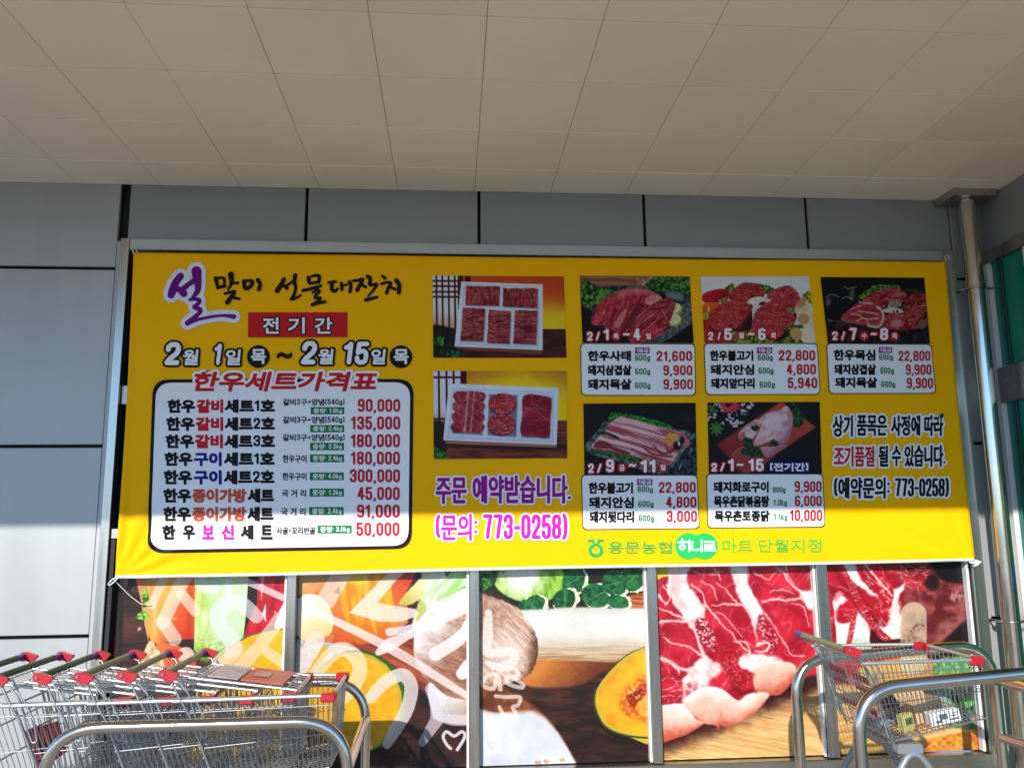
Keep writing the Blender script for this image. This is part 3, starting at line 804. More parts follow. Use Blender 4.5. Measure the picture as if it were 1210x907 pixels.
# ------------------------------------------------------------------ shop wall
XL, XR = -2.035, 3.335            # window opening
ZT, ZB0 = 3.397, .235
wall = empty('shop_wall', (0, 0, 0))
tag(wall, 'grey panel clad shop wall with a steel framed window row behind the banner', 'building')
m = MB(); m.box((-9, .06, 0), (XL - .09, .3, 5)); m.box((XR + .1, .06, 0), (5.5, .3, 5)); m.box((XL - .09, .06, ZT + .08), (XR + .1, .3, 5)); m.box((XL - .09, .06, 0), (XR + .1, .3, .14))
m.box((XL - .2, .9, 0), (XR + .2, 1.0, 4))
m.build('core', DARK, wall)
GAP = .010
zj = [0.0, 1.034, 2.159, 3.290, CEIL_Z + .3]
for a, b in zip(zj[:-1], zj[1:]):
    for x0, x1 in ((-9.0, -5.55), (-5.51, -2.137)):
        m = MB(); m.box((x0, 0, a + (GAP if a else 0)), (x1, .03, b - GAP), bev=.003); m.build('cladding_panel', PANEL, wall)
m = MB(); m.box((-2.1355, .001, 0), (-2.094, .03, CEIL_Z - .38), bev=.002); m.build('corner_strip', PANEL, wall)
jx = [-2.083, -.95, .181, 1.299, 2.431, 3.46]
for a, b in zip(jx[:-1], jx[1:]):
    m = MB(); m.box((a + GAP, 0, 3.480), (b - GAP, .03, CEIL_Z + .3), bev=.003); m.build('header_panel', HEADP, wall)
for a, b in zip(zj[:-1], zj[1:]):
    m = MB(); m.box((3.462, 0, a + (GAP if a else 0)), (3.86, .03, b - GAP), bev=.003); m.build('cladding_panel', PANEL, wall)
m = MB(); m.box((3.420, -.02, 0), (3.452, .03, ZT + .08), bev=.002); m.build('corner_strip', PANEL, wall)
# steel frame
m = MB(); m.box((XL - .055, -.06, .14), (XL, .06, ZT + .075), bev=.003); m.build('window_jamb', STEEL, wall)
m = MB(); m.box((XR, -.06, .14), (XR + .075, .06, ZT + .075), bev=.003); m.build('window_jamb', STEEL, wall)
m = MB(); m.box((XL + .001, -.058, ZT), (XR - .001, .06, ZT + .072), bev=.003); m.build('window_head', mat('grey_head_bar', (.42, .42, .42), .4, .6, var=.08, vscale=3), wall)
m = MB(); m.box((XL + .001, -.062, .14), (XR - .001, .06, ZB0 - .004), bev=.004); m.build('sill', STEEL_H, wall)
m = MB(); m.box((-9, -.03, 0), (3.86, -.004, .13), bev=.004); m.build('plinth', mat('granite_plinth', (.22, .21, .20), .5, var=.2, vscale=30), wall)
# upper glazing behind the banner
m = MB(); m.box((XL + .003, .035, 1.62), (XR - .003, .043, ZT - .003)); m.build('window_glass', mat('dark_green_glass', (.015, .10, .035), .06, spec=.5), wall)
m = MB(); m.box((XL + .004, -.03, 2.415), (XR - .004, .033, 2.53), bev=.003); m.build('transom', BEAD, wall)
m = MB(); m.box((XL + .004, -.045, 1.60), (XR - .004, .033, 1.66), bev=.003); m.build('transom', STEEL_H, wall)
m = MB(); m.box((XL + .003, -.03, 1.663), (XL + .008, .03, 2.412)); m.box((XL + .003, -.03, 2.533), (XL + .008, .03, ZT - .004)); m.build('gasket', DARK, wall)
m = MB(); m.box((XR - .022, -.03, 1.663), (XR - .003, .03, 2.412)); m.box((XR - .022, -.03, 2.533), (XR - .003, .03, ZT - .004)); m.build('gasket', DARK, wall)
mull = [(-.997, -.927), (.1, .172), (1.205, 1.275), (2.292, 2.374)]
for a, b in mull:
    m = MB(); m.box((a + .012, -.056, ZB0), (b, .06, 1.598), bev=.003); m.build('mullion', STEEL, wall)
    m = MB(); m.box((a - .004, -.034, ZB0 + .004), (a + .0105, .012, 1.596), bev=.002); m.build('bead', BEAD, wall)
m = MB(); m.box((XR - .03, -.034, ZB0 + .004), (XR - .012, .012, 1.596), bev=.002); m.build('bead', BEAD, wall)
m = MB(); m.box((XL + .003, -.04, ZB0), (XL + .03, .03, 1.597)); m.build('gasket', DARK, wall)

# ------------------------------------------------------------------ canopy over the pavement
can = empty('canopy', (0, 0, CEIL_Z))
tag(can, 'deep entrance canopy with a beige tiled underside above the banner', 'canopy')
CY = -4.18
m = MB()
rng = random.Random(3)
X0, TP, R0, RP = -2.8219 * .85, .51, -.4301 * .85, .6136 * .85
for ix in range(-14, 16):
    a, b = X0 + ix * TP, X0 + (ix + 1) * TP
    for k in range(-1, 8):
        y1 = min(-.002, R0 - (k - 0) * RP + 0) if k >= 0 else -.002
        y1 = -.002 if k == -1 else R0 - k * RP
        y0 = R0 - (k + 1) * RP
        y0 = max(y0, CY + .02)
        if y1 - y0 < .02: continue
        dz = rng.uniform(-.0012, .0012)
        n0 = len(m.v)
        tv = rng.choice((0, 0, 0, 1, 1, 2))
        m.box((a + .0013, y0 + .0008, dz), (b - .0013, y1 - .0008, .02), tv, bev=.0012)
        for q in range(n0, len(m.v)):        # each tile hangs a hair lower on its street side
            v = m.v[q]; m.v[q] = (v[0], v[1], v[2] - .0042 * (y1 - v[1]) / (y1 - y0))
m.build('soffit_tiles', [SOFFIT, mat('soffit_panel_b', (.855, .75, .57), .55, var=.12, vscale=.6, bump=.03, bscale=260, spec=.25), mat('soffit_panel_c', (.885, .78, .595), .5, var=.12, vscale=.5, bump=.03, bscale=260, spec=.25)], can)
m = MB(); m.box((X0 - 14 * TP, CY + .01, .022), (X0 + 16 * TP, -.0, .06)); m.build('soffit_backing', mat('joint_backing', (.25, .23, .19), .8), can)  # plain brown-grey backing behind the tile joints
m = MB(); m.box((X0 - 14 * TP, CY - .02, .0), (X0 + 16 * TP, CY + .008, .55), bev=.004); m.build('fascia', PANEL, can)
m = MB(); m.box((X0 - 14 * TP, CY + .01, .062), (X0 + 16 * TP, -.0, .5)); m.build('roof_deck', DARK, can)

# ------------------------------------------------------------------ window posters
PF = print_mat('poster_film', .34, .4, .12)
YP = .013
ZP1 = 1.592
for art, (xa, xb), lab in ((art1, (-2.003, -.999), 'window poster of carrots, celery and red chilli under white lettering, behind the trolley row'),
                           (art2, (-.925, .098), 'window poster of peppers, onion and halved pumpkin with white lettering and a small heart'),
                           (art3, (.174, 1.203), 'window poster of large white king oyster mushrooms with green leaves and a pumpkin half'),
                           (art4, (1.277, 2.290), 'window poster of a big marbled red pork joint on a pale board'),
                           (art5, (2.376, 3.303), 'window poster of dark red meat partly hidden by the single trolley')):
    nx = int((xb - xa) * 186 * 2.05); nz = int((ZP1 - ZB0) * 186 * 1.9)
    s, t = np.meshgrid(np.linspace(xa, xb, nx), np.linspace(ZP1, ZB0 + .002, nz))
    V = np.stack([s, np.full_like(s, YP), t], -1)
    PX, PY = proj(V)
    o = grid_mesh('window_poster', V - np.array([(xa + xb) / 2, YP, ZB0]), nx, nz, PF, ink=art(PX, PY), smooth=False)
    o.location = ((xa + xb) / 2, YP, ZB0)
    tag(o, lab, 'poster', 'food posters in the shop window')

# ------------------------------------------------------------------ glazed side wall at the right
XV = 3.655
ves = empty('glass_entrance', (XV, 0, 0))
tag(ves, 'green glazed entrance side wall with steel bars at the right edge', 'glass wall')
L = lambda a, b: ((a[0] - XV, a[1], a[2]), (b[0] - XV, b[1], b[2]))
m = MB(); m.box(*L((XV + .02, -3.2, 3.47), (4.4, -.004, CEIL_Z - .004)), bev=.004); m.build('header_beam', HEADP, ves)
m = MB(); m.box(*L((XV - .012, -3.2, 3.385), (XV + .09, -.004, 3.466)), bev=.003); m.build('top_rail', STEEL_H, ves)
m = MB(); m.box(*L((XV + .03, -3.2, .05), (XV + .04, -.06, 3.383))); m.build('glass_pane', GREENG, ves)
m = MB(); m.box(*L((XV - .002, -.055, 0), (XV + .06, -.006, 3.383)), bev=.003); m.build('end_post', BEAD, ves)
m = MB(); m.box(*L((XV - .014, -3.2, 2.42), (XV + .028, -.06, 2.655)), bev=.004); m.build('push_band', STEEL_H, ves)
for y in (-.42, -1.5, -2.6):
    m = MB(); m.box(*L((XV - .006, y - .028, .05), (XV + .028, y + .012, 2.416)), bev=.003); m.build('glazing_post', BEAD, ves)
    m = MB(); m.box(*L((XV - .006, y - .028, 2.659), (XV + .028, y + .012, 3.382)), bev=.003); m.build('glazing_post', BEAD, ves)
for y in (-.16, -.9, -2.0):
    m = MB(); m.box(*L((XV + .012, y - .012, .05), (XV + .029, y + .012, 2.416)), bev=.002); m.build('inner_frame', mat('dark_green_frame', (.01, .05, .04), .4), ves)
    m = MB(); m.box(*L((XV + .012, y - .012, 2.659), (XV + .029, y + .012, 3.382)), bev=.002); m.build('inner_frame', MATS['dark_green_frame'], ves)
m = MB(); m.box(*L((XV - .01, -3.2, 0), (XV + .06, -.06, .048)), bev=.003); m.build('bottom_rail', STEEL_H, ves)
m = MB(); m.box(*L((XV + .02, -.30, 1.22), (XV + .0295, -.18, 1.34))); m.build('blue_sticker', mat('blue_tape', (.01, .12, .55), .4), ves)

# ------------------------------------------------------------------ steel drain pipe
PXX, PYY = 3.50, -.135
pole = empty('drain_pipe', (PXX, PYY, 0))
tag(pole, 'polished steel drain pipe with a square collar under the canopy, right of the banner', 'pipe')
m = MB(); m.tube([(0, 0, 0), (0, 0, 3.20)], .054, 24); m.build('pipe', TUBE, pole)
m = MB(); m.tube([(0, 0, 3.202), (0, 0, CEIL_Z - .055)], .057, 24); m.build('pipe', TUBE, pole)
m = MB(); m.tube([(0, 0, 3.185), (0, 0, 3.215)], .061, 24); m.build('joint_ring', TUBE, pole)
m = MB(); m.box((-.15, -.10, CEIL_Z - .052), (.15, .125, CEIL_Z - .002), bev=.004); m.build('collar', STEEL_H, pole)
for z in (3.18, 1.03):
    m = MB()
    m.tube([(.062 * math.cos(a), .062 * math.sin(a), z) for a in np.linspace(0, 2 * math.pi, 24, endpoint=False)], .006, 6, closed=True)
    m.box((-.075, -.006, z - .006), (-.058, .13, z + .006)); m.box((-.12, .118, z - .03), (-.055, .134, z + .03))
    m.box((.058, -.02, z - .008), (.11, -.012, z + .008))
    m.build('clamp', STEEL, pole)

# ------------------------------------------------------------------ artwork of the pictures on the banner
def lattice(i, cols, rows, x0, y0, x1, y1, w=14):
    i.poly([(x0, y0), (x1, y0), (x1, y1), (x0, y1)], lambda x, y: mix((226, 220, 226), (214, 160, 140), ss(330, 470, y)), 2, sm=False)
    for x in cols: i.stroke([(x, y0), (x + 6, y1)], w, (62, 22, 24), 2, sm=False)
    for y in rows: i.stroke([(x0, y), (x1, y)], w, (62, 22, 24), 2, sm=False)


def pic_a(PX, PY):
    i = Ink(PX, PY, 505, 320, 7.118, (50, 22, 22))
    i.poly([(300, 0), (1200, 0), (1200, 500), (300, 500)], lambda x, y: mix((206, 70, 26), (250, 206, 10), ss(-80, 260, (y - 250) * .8 + (1000 - np.abs(x - 1000)) * .5 - 300 + 60 * (fbm(x / 60, y / 60, 3, 4) - .5)) * ss(120, 420, y)), 2, sm=False)
    lattice(i, (75, 125, 178, 230, 262), (86, 130, 178, 220, 488), 40, 30, 270, 500, 16)
    i.poly([(318, 30), (362, 30), (362, 100), (318, 100)], (50, 14, 16), 2, sm=False)
    i.poly([(0, 492), (1200, 492), (1200, 760), (0, 760)], wood((44, 18, 18), (96, 40, 34), 2, 10, 5), 4, sm=False)
    i.poly([(0, 470), (260, 520), (260, 760), (0, 760)], mottle((14, 14, 14), (44, 34, 26), 22, 4), 10)
    herb(i, [(60, 570), (140, 560), (130, 640), (60, 610)], (14, 40, 18), (60, 160, 60), 18, 5, 20)
    herb(i, [(120, 670), (260, 680), (270, 720), (180, 720)], (14, 40, 18), (60, 130, 50), 18, 7, 20)
    i.poly([(245, 640), (965, 675), (960, 705), (250, 660)], (136, 66, 48), 4, sm=False)
    i.poly([(285, 90), (970, 115), (968, 670), (228, 638)], (226, 228, 240), 3, sm=False)
    i.poly([(310, 108), (940, 132), (935, 655), (262, 618)], (200, 204, 222), 3, sm=False)
    i.poly([(318, 118), (932, 142), (925, 645), (272, 608)], (216, 220, 234), 3, sm=False)
    mt = lambda sd, vert: (lambda x, y: mix(meat((104, 20, 30), (176, 48, 56), (206, 130, 124), 20, 90 if vert else 0, .5, sd, 4, .8)(x, y), np.array((70, 10, 18)), .75 * (np.abs(((x if vert else y) / 46 + .4 * vn(x / 60, y / 60, sd)) % 1 - .5) < .05)))
    for k, (p, v) in enumerate((([(325, 128), (608, 130), (600, 295), (318, 288)], 1), ([(636, 145), (925, 150), (920, 315), (636, 300)], 1), ([(300, 312), (485, 318), (468, 595), (278, 588)], 0), ([(516, 328), (700, 340), (688, 615), (500, 605)], 0), ([(735, 332), (924, 338), (910, 622), (722, 612)], 0))):
        i.poly([(a + 8, b + 8) for a, b in p], (84, 70, 92), 6, .6, sm=False)
        i.poly(p, mt(k + 2, v), 4, sm=False, warp=5, ws=30)
    for (a, b, c, d) in ((460, 132, 452, 290), (380, 318, 374, 590), (600, 335, 592, 610), (828, 335, 818, 615), (782, 150, 780, 308)):
        i.stroke([(a, b), (c, d)], 5, (84, 14, 20), 2, .8, sm=False)
    for (a, b, c, d) in ((320, 208, 600, 212), (636, 226, 920, 232)):
        i.stroke([(a, b), (c, d)], 4, (94, 18, 24), 2, .7, sm=False)
    return i.ink(.8)


def pic_b(PX, PY):
    i = Ink(PX, PY, 505, 435, 7.118, (70, 30, 26))
    i.poly([(300, 0), (1200, 0), (1200, 460), (300, 460)], lambda x, y: mix((206, 130, 30), (252, 214, 4), ss(-60, 200, y - 60 - .35 * np.abs(x - 760) + 120 + 60 * (fbm(x / 60, y / 60, 3, 4) - .5))), 2, sm=False)
    lattice(i, (95, 160, 220), (78, 428), 40, 20, 282, 450, 18)
    i.poly([(278, 20), (330, 20), (330, 132), (278, 132)], (70, 16, 20), 2, sm=False)
    i.poly([(0, 445), (1200, 440), (1200, 780), (0, 780)], wood((84, 34, 28), (140, 66, 50), 3, 10, 5), 4, sm=False)
    i.poly([(0, 470), (140, 470), (160, 700), (0, 700)], (44, 24, 22), 10)
    herb(i, [(50, 680), (110, 680), (190, 760), (50, 760)], (16, 44, 20), (60, 150, 50), 18, 5, 16)
    i.poly([(140, 610), (1085, 640), (1080, 690), (200, 660)], (60, 22, 22), 12)
    i.poly([(145, 612), (1085, 642), (1083, 668), (160, 634)], (178, 112, 80), 3, sm=False)
    i.poly([(182, 130), (1102, 168), (1085, 645), (133, 606)], (226, 230, 242), 3, sm=False)
    i.poly([(218, 168), (1060, 200), (1060, 625), (165, 590)], (196, 202, 222), 4, sm=False)
    i.poly([(224, 176), (1052, 208), (1046, 615), (180, 578)], (214, 220, 236), 4, sm=False)
    for p in ([(236, 196), (474, 202), (456, 556), (206, 540)], [(512, 212), (752, 218), (740, 572), (500, 556)], [(800, 232), (1040, 240), (1022, 588), (782, 572)]):
        i.poly([(a + 6, b + 7) for a, b in p], (70, 54, 76), 7, .6, sm=False)
    for k, y in enumerate((238, 325, 412, 498)):
        d = -8 * k
        i.poly([(240 + d, y - 40), (470 + d // 2, y - 34), (472 + d // 2, y + 38), (370 + d, y + 46), (240 + d, y + 40)],
               meat((124, 22, 38), (192, 48, 62), (224, 150, 146), 14, 60, .5, 3 + k, 2.5, .86), 4, warp=5, ws=20)
        i.stroke([(345 + d, y - 36), (335 + d, y + 34)], 16, (232, 176, 170), 6, .75, warp=5)
        i.stroke([(395 + d, y - 30), (385 + d, y + 36)], 12, (226, 150, 150), 5, .7, warp=5)
    for (cx, cy, r) in ((632, 305, 112), (622, 480, 112)):
        i.ell(cx, cy, r + 6, 92, (104, 14, 26), soft=8)
        i.ell(cx, cy - 4, r, 86, lambda x, y: mix(meat((136, 18, 32), (200, 48, 58), sc=22, seed=7)(x, y), np.array((240, 170, 165)), ss(.62, .75, fbm(x / 10, y / 10, 3, 5)) * .7), soft=6, warp=6)
    i.poly([(808, 236), (930, 228), (1036, 262), (1030, 420), (1018, 582), (900, 576), (786, 562), (796, 380)], meat((132, 14, 36), (186, 34, 60), sc=44, seed=7, vein=.3), 5, warp=5, ws=16)
    for (a, b, c, d) in ((880, 306, 1000, 440), (910, 306, 985, 360), (800, 330, 940, 380)):
        i.stroke([(a, b), (c, d)], 4, (230, 150, 160), 3, .7, warp=5)
    return i.ink(.8)


def pic_1(PX, PY):
    i = Ink(PX, PY, 680, 320, 8.345, (24, 24, 26))
    i.poly([(0, 0), (1250, 0), (1250, 260), (0, 260)], wood((120, 74, 50), (176, 116, 82), 1, 14, 3), 4, sm=False)
    i.poly([(180, 190), (300, 150), (500, 150), (900, 190), (1250, 270), (1250, 560), (800, 720), (40, 720), (40, 360)], mottle((26, 30, 32), (92, 100, 106), 60, 4), 12)
    i.poly([(930, 420), (1200, 300), (1250, 520), (850, 700)], mottle((40, 44, 48), (140, 146, 150), 12, 6), 20, .8)
    i.poly([(850, 720), (1250, 480), (1250, 760), (800, 760)], (14, 13, 14), 6)
    i.poly([(30, 360), (160, 400), (200, 560), (500, 620), (500, 760), (30, 760)], (14, 14, 15), 14)
    i.ell(660, 100, 60, 44, mottle((130, 96, 64), (196, 160, 116), 16, 4), soft=6)
    i.ell(770, 80, 50, 30, (190, 150, 110), soft=8)
    herb(i, [(55, 140), (110, 90), (200, 150), (330, 180), (390, 215), (280, 300), (180, 350), (60, 340)], (16, 44, 20), (96, 160, 66), 20, 5, 24)
    herb(i, [(690, 170), (720, 110), (830, 50), (1130, 40), (1140, 230), (1050, 220), (900, 200), (780, 215)], (16, 48, 18), (84, 150, 50), 20, 6, 26)
    i.poly([(740, 210), (900, 215), (900, 290), (830, 270)], (22, 24, 22), 12)
    i.poly([(900, 210), (1050, 230), (1040, 290), (900, 260)], (126, 136, 142), 16, .8)
    for (cx, cy) in ((985, 372), (980, 482)):
        i.ell(cx, cy + 10, 68, 56, (190, 180, 30), -25, soft=4)
        i.ell(cx - 8, cy - 2, 58, 46, (236, 236, 200), -25, soft=4)
        i.ell(cx - 12, cy, 42, 32, (214, 214, 150), -25, soft=5)
    m1 = meat((120, 16, 26), (200, 44, 56), (222, 130, 124), 24, -62, .6, 3, 5, .88)
    m2 = meat((128, 18, 30), (194, 44, 58), (224, 140, 134), 22, -40, .5, 8, 5, .88)
    i.poly([(150, 470), (200, 360), (290, 270), (400, 220), (500, 180), (680, 185), (790, 220), (850, 290), (720, 380), (600, 470), (520, 580), (440, 610), (330, 580), (250, 540), (170, 540)], m1, 4, warp=6, ws=30)
    i.poly([(390, 210), (500, 178), (650, 178), (760, 215), (700, 235), (560, 225), (450, 260)], (226, 140, 134), 14, .55, warp=12)
    i.poly([(700, 270), (800, 230), (850, 290), (760, 340), (690, 330)], mottle((206, 130, 116), (236, 190, 176), 14, 4), 10, .8)
    i.poly([(380, 540), (430, 440), (500, 380), (480, 470), (420, 560)], (224, 140, 126), 10, .8)
    i.poly([(440, 590), (560, 330), (680, 330), (720, 370), (600, 470), (500, 600)], meat((100, 12, 22), (166, 30, 44), (220, 150, 150), 18, -50, .5, 5, 4, .9), 12, .9)
    i.stroke([(720, 380), (610, 450), (530, 560)], 18, (46, 6, 12), 10, .9)
    i.poly([(520, 600), (580, 480), (700, 370), (860, 280), (920, 265), (980, 330), (940, 480), (900, 580), (800, 660), (650, 705), (530, 700)], m2, 4, warp=5, ws=30)
    i.poly([(700, 370), (870, 278), (950, 280), (985, 340), (900, 350), (800, 380)], meat((130, 16, 28), (206, 60, 66), sc=16, seed=4, rot=-30), 8, .9)
    i.stroke([(710, 385), (850, 372), (920, 320)], 10, (66, 8, 16), 6, .8)
    for (a, b, c, d) in ((600, 560, 760, 430), (640, 620, 860, 440), (850, 380, 900, 480), (700, 640, 880, 560)):
        i.stroke([(a, b), (c, d)], 6, (238, 180, 176), 4, .7, warp=8)
    
    
    return i.ink(.8)


def tartare(i, pts, seed):
    i.poly(pts, lambda x, y: mix(meat((140, 24, 30), (196, 56, 60), sc=24, seed=seed, vein=.2)(x, y), np.array((226, 130, 124)), ss(.58, .78, fbm(x / 13, y / 9, 3, seed + 5)) * .75), 5, warp=6, ws=24, seed=seed)


def pic_2(PX, PY):
    i = Ink(PX, PY, 825, 320, 8.345, (226, 226, 226))
    i.poly([(-10, 520), (600, 560), (1250, 540), (1250, 800), (-10, 800)], mottle((36, 52, 16), (160, 190, 60), 18, 3), 6)
    i.poly([(-10, 470), (200, 500), (330, 640), (330, 800), (-10, 800)], mottle((130, 20, 22), (206, 40, 36), 40, 5), 8)
    herb(i, [(245, 190), (330, 120), (360, 170), (300, 210)], (30, 60, 20), (130, 170, 60), 14, 4, 16)
    herb(i, [(600, 130), (690, 150), (750, 190), (680, 240), (620, 190)], (26, 56, 20), (130, 170, 60), 14, 5, 16)
    herb(i, [(1020, 250), (1060, 210), (1120, 220), (1120, 330), (1060, 310)], (40, 60, 20), (190, 190, 60), 14, 6, 14)
    i.poly([(40, 240), (110, 200), (230, 178), (305, 210), (270, 300), (100, 320), (40, 300)], grad((204, 30, 36), (150, 12, 20), 100, 200, 200, 310, .3, 20), 5)
    i.poly([(40, 340), (120, 310), (210, 330), (190, 450), (60, 470)], grad((236, 110, 30), (190, 40, 24), 80, 330, 150, 460, .4, 20), 5)
    i.ell(100, 380, 10, 30, (255, 220, 160), soft=6, a=.8)
    herb(i, [(200, 300), (270, 265), (280, 300), (210, 320)], (50, 90, 20), (160, 200, 70), 10, 4, 8)
    herb(i, [(40, 430), (90, 410), (90, 480), (40, 480)], (110, 120, 20), (200, 206, 80), 10, 8, 8)
    i.poly([(560, 400), (720, 300), (900, 340), (960, 470), (800, 700), (560, 600)], (40, 20, 20), 12)
    tartare(i, [(290, 240), (400, 140), (480, 118), (590, 135), (645, 210), (640, 260), (520, 300), (350, 310)], 4)
    tartare(i, [(670, 250), (760, 180), (880, 150), (960, 200), (1000, 290), (940, 380), (820, 330), (730, 310)], 7)
    i.poly([(465, 320), (520, 275), (600, 258), (690, 280), (715, 310), (640, 340), (580, 400), (540, 410), (530, 345), (480, 345)], mottle((206, 190, 170), (248, 240, 230), 20, 4), 3)
    i.ell(515, 355, 20, 26, (90, 60, 40), soft=6)
    i.ell(625, 325, 34, 16, (60, 40, 34), -20, soft=6)
    i.poly([(100, 470), (160, 380), (260, 310), (400, 290), (490, 330), (530, 420), (500, 500), (420, 570), (350, 600), (200, 590), (110, 540)], (90, 14, 20), 5)
    tartare(i, [(100, 460), (160, 375), (260, 305), (400, 285), (480, 330), (520, 400), (460, 460), (380, 560), (200, 590), (110, 540)], 12)
    i.poly([(350, 600), (430, 560), (520, 440), (520, 560), (450, 600)], (44, 14, 22), 8)
    tartare(i, [(520, 560), (560, 420), (640, 330), (740, 300), (850, 350), (930, 440), (950, 500), (860, 590), (780, 660), (640, 640), (540, 600)], 17)
    herb(i, [(870, 370), (920, 370), (940, 430), (880, 400)], (60, 90, 30), (150, 190, 70), 10, 4, 8)
    sm_ = lambda c: (lambda x, y: mix(c, (246, 226, 196), ss(.4, .8, fbm(x / 40, y / 40, 3, 4))))
    i.poly([(945, 380), (990, 300), (1060, 280), (1090, 380), (1080, 440), (960, 430)], sm_((224, 190, 150)), 4)
    i.ell(1012, 318, 62, 34, (196, 142, 84), -50, soft=4)
    i.poly([(1000, 430), (1140, 420), (1140, 580), (1040, 570)], sm_((236, 206, 170)), 4)
    i.ell(1028, 478, 58, 56, (206, 154, 96), 20, soft=5)
    herb(i, [(860, 590), (960, 530), (1020, 560), (960, 600)], (30, 56, 20), (130, 170, 60), 12, 3, 12)
    i.poly([(960, 590), (1060, 570), (1180, 590), (1180, 720), (1020, 700)], sm_((244, 224, 200)), 4)
    i.ell(955, 625, 66, 56, (212, 160, 100), 55, soft=5)
    
    
    return i.ink(.8)


def pic_3(PX, PY):
    i = Ink(PX, PY, 965, 320, 8.345, (16, 12, 14))
    for (a, b, w, h) in ((340, 240, 26, 60), (105, 310, 26, 46)):
        i.ell(a, b, w, h, (120, 116, 124), 8, soft=16, a=.7)
    for (p) in ([(265, 160), (300, 180), (380, 165)], [(85, 265), (140, 235), (210, 265)], [(240, 280), (290, 262), (340, 290)], [(100, 490), (160, 500), (240, 505)]):
        i.stroke(p, 7, (190, 190, 196), 4, .8)
    i.poly([(80, 530), (240, 500), (620, 570), (1100, 580), (1100, 720), (90, 720)], mottle((10, 9, 11), (50, 44, 48), 40, 5), 10)
    herb(i, [(412, 280), (430, 240), (500, 190), (560, 150), (720, 145), (800, 150), (800, 200), (600, 210), (470, 280)], (30, 60, 20), (130, 180, 60), 16, 5, 18)
    herb(i, [(870, 200), (900, 180), (1040, 200), (1040, 230)], (16, 34, 16), (50, 80, 36), 14, 6, 12)
    mk = lambda sd, r=-20: meat((120, 20, 30), (190, 56, 66), (206, 134, 122), 26, r, .6, sd, 2.4, .86)
    i.poly([(440, 310), (520, 230), (640, 185), (780, 175), (850, 200), (890, 260), (860, 310), (700, 320), (650, 380), (560, 400)], mk(3), 4, warp=5)
    i.poly([(880, 300), (930, 240), (1060, 225), (1090, 240), (1090, 470), (900, 460), (830, 380)], mk(6, 10), 4, warp=5)
    i.poly([(330, 390), (400, 320), (560, 330), (690, 380), (660, 420), (420, 400)], mk(9), 5, warp=5)
    i.stroke([(410, 310), (460, 320), (540, 330)], 18, (226, 190, 180), 6, .8, warp=6)
    i.stroke([(320, 390), (380, 370), (420, 350)], 18, (226, 190, 180), 6, .8, warp=6)
    i.poly([(690, 350), (740, 290), (800, 290), (830, 340), (760, 370), (700, 380)], mottle((130, 104, 84), (196, 170, 150), 18, 4), 4)
    i.poly([(635, 395), (740, 365), (830, 385), (835, 420), (720, 420)], (214, 200, 190), 4)
    i.ell(752, 408, 9, 14, (30, 20, 20), soft=3); i.ell(786, 404, 11, 16, (30, 20, 20), soft=3)
    i.poly([(620, 520), (700, 430), (900, 430), (1080, 420), (1090, 540), (900, 580), (720, 580)], mk(12, 5), 4, warp=6)
    i.poly([(720, 500), (800, 480), (850, 540), (740, 560)], (214, 160, 150), 14, .7, warp=10)
    i.poly([(240, 450), (300, 400), (460, 345), (580, 350), (650, 400), (655, 470), (610, 560), (480, 545), (250, 500)], meat((150, 40, 50), (196, 72, 80), sc=30, seed=4, vein=.2), 4)
    i.stroke([(590, 360), (640, 410), (640, 490), (600, 555), (500, 545)], 26, (224, 176, 150), 4, .95)
    for p in ([(330, 430), (400, 440), (480, 480), (600, 470)], [(400, 400), (480, 410), (600, 430)], [(480, 480), (500, 540)], [(380, 500), (450, 470)]):
        i.stroke(p, 12, (226, 180, 150), 4, .9, warp=4)
    i.poly([(960, 530), (1060, 410), (1080, 420), (1080, 470), (980, 540)], mottle((20, 14, 12), (90, 66, 40), 12, 3), 5)
    i.ell(890, 545, 36, 40, (150, 18, 30), soft=5); i.ell(910, 525, 12, 8, (240, 160, 160), soft=5, a=.7)
    i.ell(1030, 530, 40, 50, (130, 90, 76), soft=8)
    
    
    return i.ink(.8)


